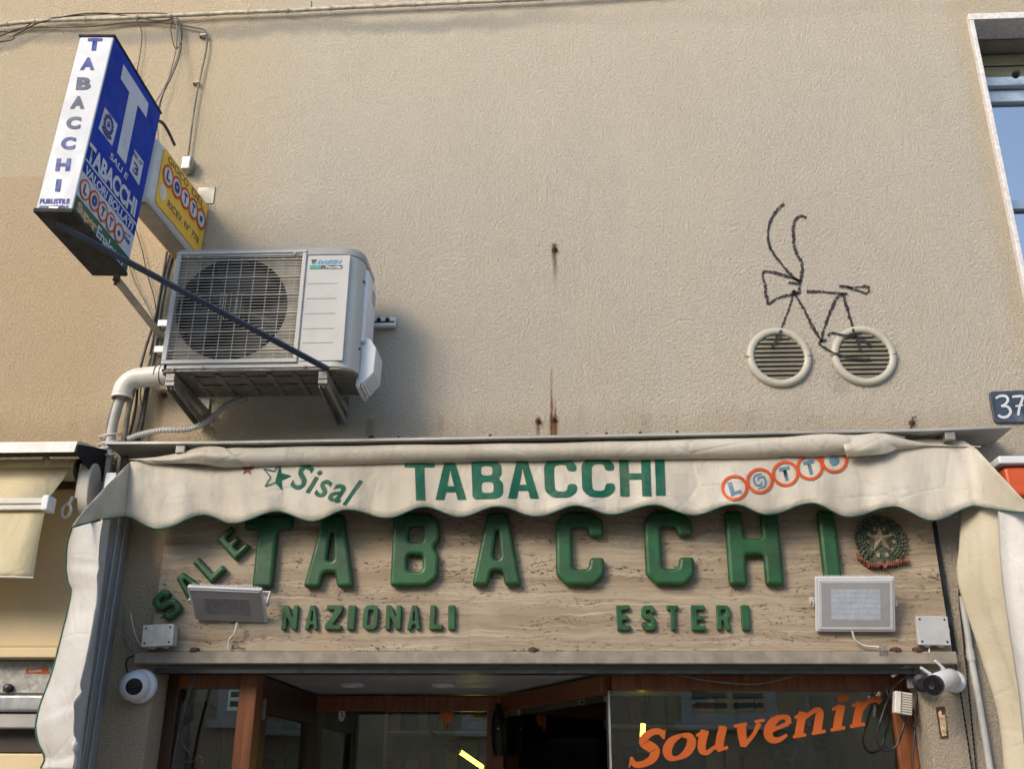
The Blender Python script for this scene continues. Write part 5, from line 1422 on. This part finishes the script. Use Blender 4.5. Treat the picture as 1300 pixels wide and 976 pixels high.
souv([[(104, 88, 16), (92, 104, 20), (66, 108, 22), (44, 95, 27), (44, 76, 31), (66, 60, 34), (84, 42, 33), (80, 18, 28), (56, 6, 22), (28, 8, 20), (12, 26, 15)], [(106, 110, 3), (105, 78, 10)], [(8, 2, 3), (12, 36, 12)]])
ob = lambda x0: [[(x0 + 50, 80, 12), (x0 + 22, 66, 26), (x0 + 12, 38, 31), (x0 + 24, 12, 24), (x0 + 48, 4, 14), (x0 + 76, 16, 26), (x0 + 88, 44, 31), (x0 + 78, 70, 24), (x0 + 50, 80, 12)]]
souv(ob(112))
souv([[(212, 68, 10), (232, 76, 14)], [(238, 82, 27), (234, 40, 28), (240, 14, 24), (258, 6, 16), (282, 22, 10)], [(296, 84, 27), (292, 40, 28), (294, 6, 27)], [(282, 80, 10), (302, 80, 10)], [(288, 6, 12), (322, 10, 11)]])
souv([[(330, 78, 10), (372, 78, 10)], [(352, 82, 30), (362, 44, 29), (374, 2, 22)], [(372, 4, 16), (398, 36, 13), (412, 72, 17)], [(396, 80, 11), (428, 80, 9)]])
souv([[(438, 36, 16), (478, 46, 13), (508, 54, 14)], [(508, 52, 20), (502, 72, 20), (480, 80, 16), (456, 68, 28), (446, 38, 31), (458, 12, 25), (484, 4, 18), (510, 16, 9)]])
souv([[(526, 68, 10), (546, 78, 12)], [(550, 84, 27), (548, 40, 28), (548, 4, 28)], [(530, 5, 11), (572, 5, 11)], [(560, 62, 10), (584, 80, 16), (604, 74, 25), (606, 40, 28), (606, 4, 28)], [(590, 5, 11), (634, 5, 11)]])
souv([[(644, 74, 10), (666, 79, 12)], [(672, 84, 27), (670, 40, 28), (670, 4, 28)], [(650, 5, 11), (696, 5, 11)], [(658, 103, 18), (675, 107, 24), (692, 105, 18)]])
souv([[(708, 74, 10), (728, 79, 12)], [(734, 84, 27), (732, 40, 28), (732, 4, 28)], [(712, 5, 11), (760, 5, 11)], [(742, 54, 10), (758, 78, 16), (784, 82, 20), (800, 70, 22)]])
# orange suction hook on the back pane
yb = YB + .028
q = W(567, 908, -yb)
sh = thing('suction_hook', 'orange round suction hook on the back glass of the entrance', 'hook', q)
MB().lathe(q, (0, -1, 0), [(.036, 0), (.034, .006), (.020, .012), (.016, .020), (0, .020)], 28, False).build('cup', M_ORPLA, sh)
MB().tube([q + V((0, -.02, 0)), q + V((0, -.024, -.03)), q + V((0, -.022, -.06))], [.010, .008, .005], 10).build('hook', M_ORPLA, sh)
def tagoval(px, py, y, lab):
    q_ = W(px, py, -y); o_ = thing('oval_tag', lab, 'tag', q_, 'small white tags in the shop')
    mb_ = MB(); mb_.prism([q_ + V((.017 * math.cos(a), 0, .032 * math.sin(a))) for a in [2 * math.pi * k / 24 for k in range(24)]], (0, -.004, 0)); mb_.build('tag', M_LAMPW, o_)
    MB().lathe(q_ + V((0, -.0045, .008)), (0, -1, 0), [(.005, 0), (.004, .001)], 10).build('hole', M_FAN, o_)
    MB().lathe(q_ + V((.004, -.0045, -.006)), (0, -1, 0), [(.005, 0), (.004, .001)], 10).build('hole', M_FAN, o_)
tagoval(434, 907, yb - .01, 'small white oval tag on the back glass left of the orange hook')
tagoval(738, 889, .75, 'small white oval tag behind the slanted glass')
# black umbrella-like door closer on the post
q = W(633, 925, -(YB - .04))
dcx = thing('door_closer', 'black bottle shaped door closer hanging at the entrance post', 'door closer', q)
pz = [(.012, .12), (.016, .09), (.030, .06), (.036, .0), (.034, -.09), (.026, -.12), (.0, -.125)]
MB().lathe(q, (0.06, 0, -1), [(r_, -h_) for r_, h_ in pz], 18, False).build('body', M_BLACK, dcx)
MB().box((q.x - .004, q.y - .039, q.z - .002), (q.x + .006, q.y - .034, q.z + .004)).build('bright_dot', M_LAMPW, dcx)
# lit tube lamps inside
def tubelamp(pa, pb, ph, y0, y1, lab):
    a, b, h = W(*pa, -y0), W(*pb, -y1), W(*ph, -y0)
    o_ = thing('tube_lamp', lab, 'lamp', h, 'lit tubes in the shop')
    MB().tube([a, b], .012, 12).build('lit_tube', M_TUBE, o_)
    d_ = (a - b).normalized()
    MB().lathe(a - d_ * .005, d_, [(.014, 0), (.018, .02), (.032, .05), (.030, .09), (.012, .12), (.008, .3)], 14).build('holder', M_BLACK, o_)
tubelamp((816.5, 917), (815.5, 937), (816, 900), 1.35, 1.35, 'lit yellow tube lamp hanging behind the word Souvenir')
tubelamp((583, 953), (612, 973), (572, 940), 1.9, 2.1, 'lit yellow tube lamp slanting behind the back glass')
tubelamp((361, 953), (358, 956), (362, 951), 2.6, 2.5, 'small far lit lamp seen through the left door pane')
# shelves with goods seen dimly through the right window
sf = thing('display_shelf', 'dim blue boxed goods on a shelf behind the shop glass', 'shelf', W(850, 975, -.9))
for k in range(4):
    a = W(790 + k * 18, 976, -1.3)
    MB().box((a.x, 1.25, 1.55), (a.x + .07, 1.32, 1.80 - .03 * (k % 2))).build('box', pm('dim_blue_card', (.03, .05, .13), .6), sf)
MB().box((W(780, 976, -1.3).x, 1.2, 1.5), (W(900, 976, -1.3).x, 1.5, 1.54)).build('board', M_WOODD, sf)
gm = [pm('goods_card_%d' % i, c_, .6) for i, c_ in enumerate(((.30, .06, .05), (.08, .12, .30), (.40, .34, .10), (.35, .33, .30), (.07, .20, .10), (.30, .16, .06)))]
for k, (xa, xb, yy, lab) in enumerate(((-1.25, -.35, 3.2, 'dim shelf of boxed goods seen through the back glass of the entrance'), (.25, 1.45, 2.4, 'dim tall shelf of boxed goods seen behind the word Souvenir'))):
    o = thing('display_shelf', lab, 'shelf', (xa, yy, 1.2), 'shelves inside the shop')
    for zz in (1.62, 1.95, 2.28): MB().box((xa, yy, zz), (xb, yy + .3, zz + .02)).build('board', M_CREAMP, o)
    for xx in (xa - .02, xb): MB().box((xx, yy, 1.2), (xx + .02, yy + .3, 2.5)).build('upright', M_CREAMP, o)
    for zz in (1.641, 1.971):
        x = xa + .02
        while x < xb - .12:
            wd = random.uniform(.06, .13); hh = random.uniform(.12, .27)
            MB().box((x, yy + .03, zz), (x + wd, yy + .2, zz + hh)).build('box', random.choice(gm), o)
            x += wd + random.uniform(.005, .03)
pc = thing('plastic_bag', 'crumpled clear plastic bag behind the word Souvenir', 'bag', W(1020, 975, -.4))
mb = MB()
c0 = W(1020, 965, -.38)
rings = []
for i in range(9):
    th = math.pi * i / 8
    rings.append([c0 + V((.13 * math.sin(th) * math.cos(a) * random.uniform(.75, 1.2), .06 * math.sin(th) * math.sin(a) * random.uniform(.7, 1.2), -.15 * math.cos(th) * random.uniform(.9, 1.1))) for a in [2 * math.pi * k / 16 for k in range(16)]])
mb.loft(rings, True, True); mb.build('film', pm('cloudy_film', (.035, .037, .04), .22, var=.4, vs=20), pc, ang=10)
# gold wire ornament behind the left pane
q = [W(*p, -.34) for p in ((233, 945), (238, 952), (242, 960), (238, 966), (232, 967), (245, 966), (250, 960), (256, 961), (257, 968))]
tag(MB().tube([V(p) for p in catmull([tuple(p) for p in q], 6)], .004, 8).build('gold_ornament', M_GOLD, None, origin=q[-1], ang=60), 'small curly gold ornament behind the left shop pane', 'ornament')
cs_ = W(247, 960, -.45)
mb = MB(); arch = [cs_ + V((.10 * math.cos(a), 0, .06 + .17 * math.sin(a))) for a in [math.pi * k / 16 for k in range(17)]] + [cs_ + V((-.10, 0, -.3)), cs_ + V((.10, 0, -.3))]
mb.prism(arch, (0, .05, 0)); tag(mb.build('arched_board', pm('dark_red_board', (.05, .014, .010), .5), None, origin=cs_ + V((0, 0, -.3))), 'dark red arched board behind the left shop pane', 'board')

# ------------------------------------------------------------------ neighbour shop at the left
nb = thing('neighbour_awning', 'yellowish neighbour awning with white hood and crank gear at the left edge', 'awning', (-2.6, 0, 2.7))
a = W(-150, 572, .34); b = W(98, 559, .34)
prof = [(-.345, .0), (-.33, .05), (-.29, .062), (-.02, .10), (-.02, .085), (-.30, .03)]
zb = W(96, 574, .34).z
hx1 = W(96, 565, .34).x
rings = [[V((x, y, zb + z)) for y, z in prof] for x in (-4.6, hx1)]
MB().loft(rings, True, True).build('hood', pm('white_hood_enamel', (.62, .59, .52), .4, var=.06, dirt=.2), nb)
MB().prism([V((hx1 + .001, -.335, zb + .0)), V((hx1 + .001, -.335, zb + .035)), V((hx1 + .001, -.30, zb + .045)), V((hx1 + .001, -.02, zb + .11)), V((hx1 + .001, -.02, zb - .03)), V((hx1 + .001, -.12, zb - .05))], (.006, 0, 0)).build('end_cap', M_DARKM, nb)
br_ = W(60, 590, .12)
MB().tube([V((br_.x - .03, -.02, br_.z)), V((br_.x, -.14, br_.z + .02)), V((br_.x + .05, -.2, br_.z - .02))], .014, 8).build('roller_bracket', M_CREAMP, nb)
MB().beam(V((-4.6, -.13, W(60, 600, .13).z)), V((W(92, 600, .13).x, -.13, W(60, 600, .13).z)), .09, .02).build('cover_board', M_BROWNP, nb)
ry = W(100, 597, .16)
MB().tube([V((-4.6, -.16, ry.z)), V((ry.x, -.16, ry.z))], .045, 16).build('roller', M_CLOTHY, nb)
MB().lathe((ry.x, -.16, ry.z), (1, 0, 0), [(.05, 0), (.052, .01), (.04, .02), (.02, .03), (.02, .05)], 20).build('roller_cap', M_BLACK, nb)
# sloping sheet from the roller to the front bar
t0, t1 = W(91, 592, .20), W(60, 634, .33)
zt0, zb0 = t0.z, t1.z
rows = []
for i in range(10):
    u = i / 9; x1 = lerp(t0.x, t1.x, u)
    rows.append([V((lerp(-4.6, x1, k / 14), lerp(-.20, -.33, u), lerp(zt0, zb0, u) - .006 * math.sin(math.pi * u))) for k in range(15)])
MB().loft(rows, False).build('cloth', M_CLOTHY, nb, solid=.002, ang=80)
fb0, fb1 = W(60, 634, .33), W(57, 649, .33)
MB().box((-4.6, -.36, fb1.z), (fb0.x, -.32, fb0.z)).build('front_bar', M_CREAMP, nb, bevel=.004)
MB().box((-4.6, -.3635, (fb0.z + fb1.z) / 2 - .002), (fb0.x - .002, -.3595, (fb0.z + fb1.z) / 2 + .002)).build('bar_groove', M_SLAT, nb)
ec = [W(60, 634, .475), W(73, 630, .475), W(74, 646, .475), W(61, 650, .475)]
MB().box((fb0.x + .001, -.375, fb1.z - .006), (fb0.x + .030, -.31, fb0.z + .008)).build('end_cap', M_ACW, nb, bevel=.006, seg=3)
rows = []
for i in range(14):
    u = i / 13
    row = []
    for k in range(40):
        s_ = k / 39
        x = lerp(-4.6, lerp(W(57, 650, .34).x, W(42, 733, .34).x, u), s_)
        z = lerp(fb1.z, W(42, 733, .34).z + .012 * (1 - s_), u)
        row.append(V((x, -.34 - .02 * u * math.sin(s_ * 34) - .014 * u * math.sin(s_ * 21 + u * 2), z)))
    rows.append(row)
vl = MB().loft(rows, False).build('valance', M_CLOTHY, nb, solid=.002, ang=80)
MB().tube(rows[-1], .004, 6).build('hem', M_CREAMP, vl)
gx = W(106, 612, .16)
MB().prism([V((gx.x + .005 + .0 * k_, -.16 + dy, gx.z + dz)) for k_, (dy, dz) in enumerate([(.055 * math.cos(R(a_)), (.08 if math.sin(R(a_)) > 0 else .14) * math.sin(R(a_))) for a_ in range(0, 360, 20)])], (.045, 0, 0)).build('gear_box', M_CREAMP, nb, bevel=.006)
MB().box((gx.x - .01, -.20, gx.z - .08), (gx.x + .006, -.12, gx.z + .07)).build('gear_plate', M_CREAMP, nb, bevel=.005)
for dz in (-.05, .0, .045): MB().lathe((gx.x - .011, -.17, gx.z + dz), (-1, 0, 0), [(.010, 0), (.010, .004), (.005, .006)], 10).build('bolt', M_GALV, nb)
MB().tube([V((gx.x - .02, -.19, gx.z - .07)), V((gx.x - .025, -.2, gx.z - .11))], .008, 8).build('crank_shank', M_CREAMP, nb)
ce_ = V((gx.x - .028, -.205, gx.z - .135)); MB().tube([ce_ + V((.018 * math.cos(a_), 0, .028 * math.sin(a_))) for a_ in [2 * math.pi * k / 20 for k in range(21)]], .007, 8).build('crank_eye', M_CREAMP, nb, ang=60)
# neighbour fascia box: cream panel with lip, steel box, bars
nf_ = thing('neighbour_shutter_box', 'cream panelled shutter housing with grey steel boxes at the lower left edge', 'shutter housing', (-2.6, 0, 1.6))
x1 = W(97, 735, .10).x
zt_, zb_ = W(60, 655, .10).z + .12, W(60, 822, .10).z
MB().box((-4.6, -.10, zb_), (x1, -.006, zt_)).build('cream_panel', M_CREAM, nf_, bevel=.012, seg=4)
MB().box((-4.6, -.14, zb_ - .042), (x1 - .01, -.006, zb_ - .002)).build('lip', M_CREAM, nf_, bevel=.005)
MB().box((-4.6, -.06, W(60, 880, .06).z), (x1 + .0, -.004, zb_ - .044)).build('steel_box', M_GALV, nf_, bevel=.004)
def nbx(name, y0, y1, dep, mat, be=.006): MB().box((-4.6, -dep, W(40, y1, dep).z), (x1 + .02, -.004, W(40, y0, dep).z)).build(name, mat, nf_, bevel=be)
nbx('grey_bar', 881, 903, .12, M_ALU, .012)
nbx('pale_bar', 905, 924, .10, M_HOOD, .006)
nbx('brown_recess', 925, 955, .03, M_BROWNP, .003)
nbx('cream_sill', 956, 1010, .06, M_CREAM, .006)
MB().poly([W(*p, .0615) for p in ((33, 848), (60, 847), (63, 855), (33, 854.5))]).build('red_sticker', M_REDP, nf_)
text_on(nf_, 'lettering', 'ALLARME', ((36, 849.6), (53, 849), (53, 852.6), (36, 853)), M_INKW, lambda a, b: W(a, b, .063), .03)
q = W(10, 873, .07); MB().lathe((q.x, -.058, q.z), (0, -1, 0), [(.018, 0), (.018, .02), (.008, .026)], 12).build('knob', M_BLACK, nf_)

# neighbour at the right edge: red and white box sign
rs = thing('red_box_sign', 'corner of a red and white box sign at the right edge beyond the awning', 'sign', W(1268, 582, .10))
a = W(1268, 580, .22); b = W(1268, 615, .22)
MB().box((a.x + .01, -.22, b.z - .05), (a.x + .95, -.03, a.z - .035)).build('red_body', M_REDP, rs, bevel=.02, seg=3)
MB().box((a.x - .01, -.24, a.z - .034), (a.x + .97, -.02, a.z)).build('white_top', M_ACW, rs, bevel=.008)
MB().box((a.x + .06, -.215, b.z - .16), (a.x + .9, -.04, b.z - .052)).build('grey_lower', M_ACG, rs, bevel=.01)

# ------------------------------------------------------------------ across the street (seen only mirrored in the glass)
ob_ = thing('building', 'pale building across the street, mirrored in the shop glass', 'building', (0, -9.6, 0))
MB().box((-16, -12, 0), (16, -9.6, 5.1)).build('wall', M_OPP, ob_)
MB().box((-16.2, -12.1, 5.102), (16.2, -9.3, 5.3)).build('cornice', M_OPPW, ob_)
for i in range(9):
    for z0 in (2.55,):
        x = -13.38 + 3.1 * i
        wv_ = bpy.data.objects.new('window', None); COL.objects.link(wv_); wv_.parent = ob_; ORG[wv_] = ORG[ob_]
        MB().box((x - .62, -9.598, z0 - .12), (x + .62, -9.52, z0 + 1.95)).build('frame', M_OPPW, wv_, bevel=.01)
        MB().box((x - .48, -9.519, z0), (x + .48, -9.51, z0 + 1.8)).build('pane', M_WGLASS, wv_)
        MB().box((x - .72, -9.6, z0 - .22), (x + .72, -9.42, z0 - .121)).build('sill', M_OPPW, wv_)
        for s_ in (-1, 1):
            mb = MB()
            for k in range(14): mb.box((x + s_ * .24 - .2, -9.508, z0 + .05 + k * .123), (x + s_ * .24 + .2, -9.485, z0 + .12 + k * .123))
            mb.build('shutter', M_OPPS, wv_)
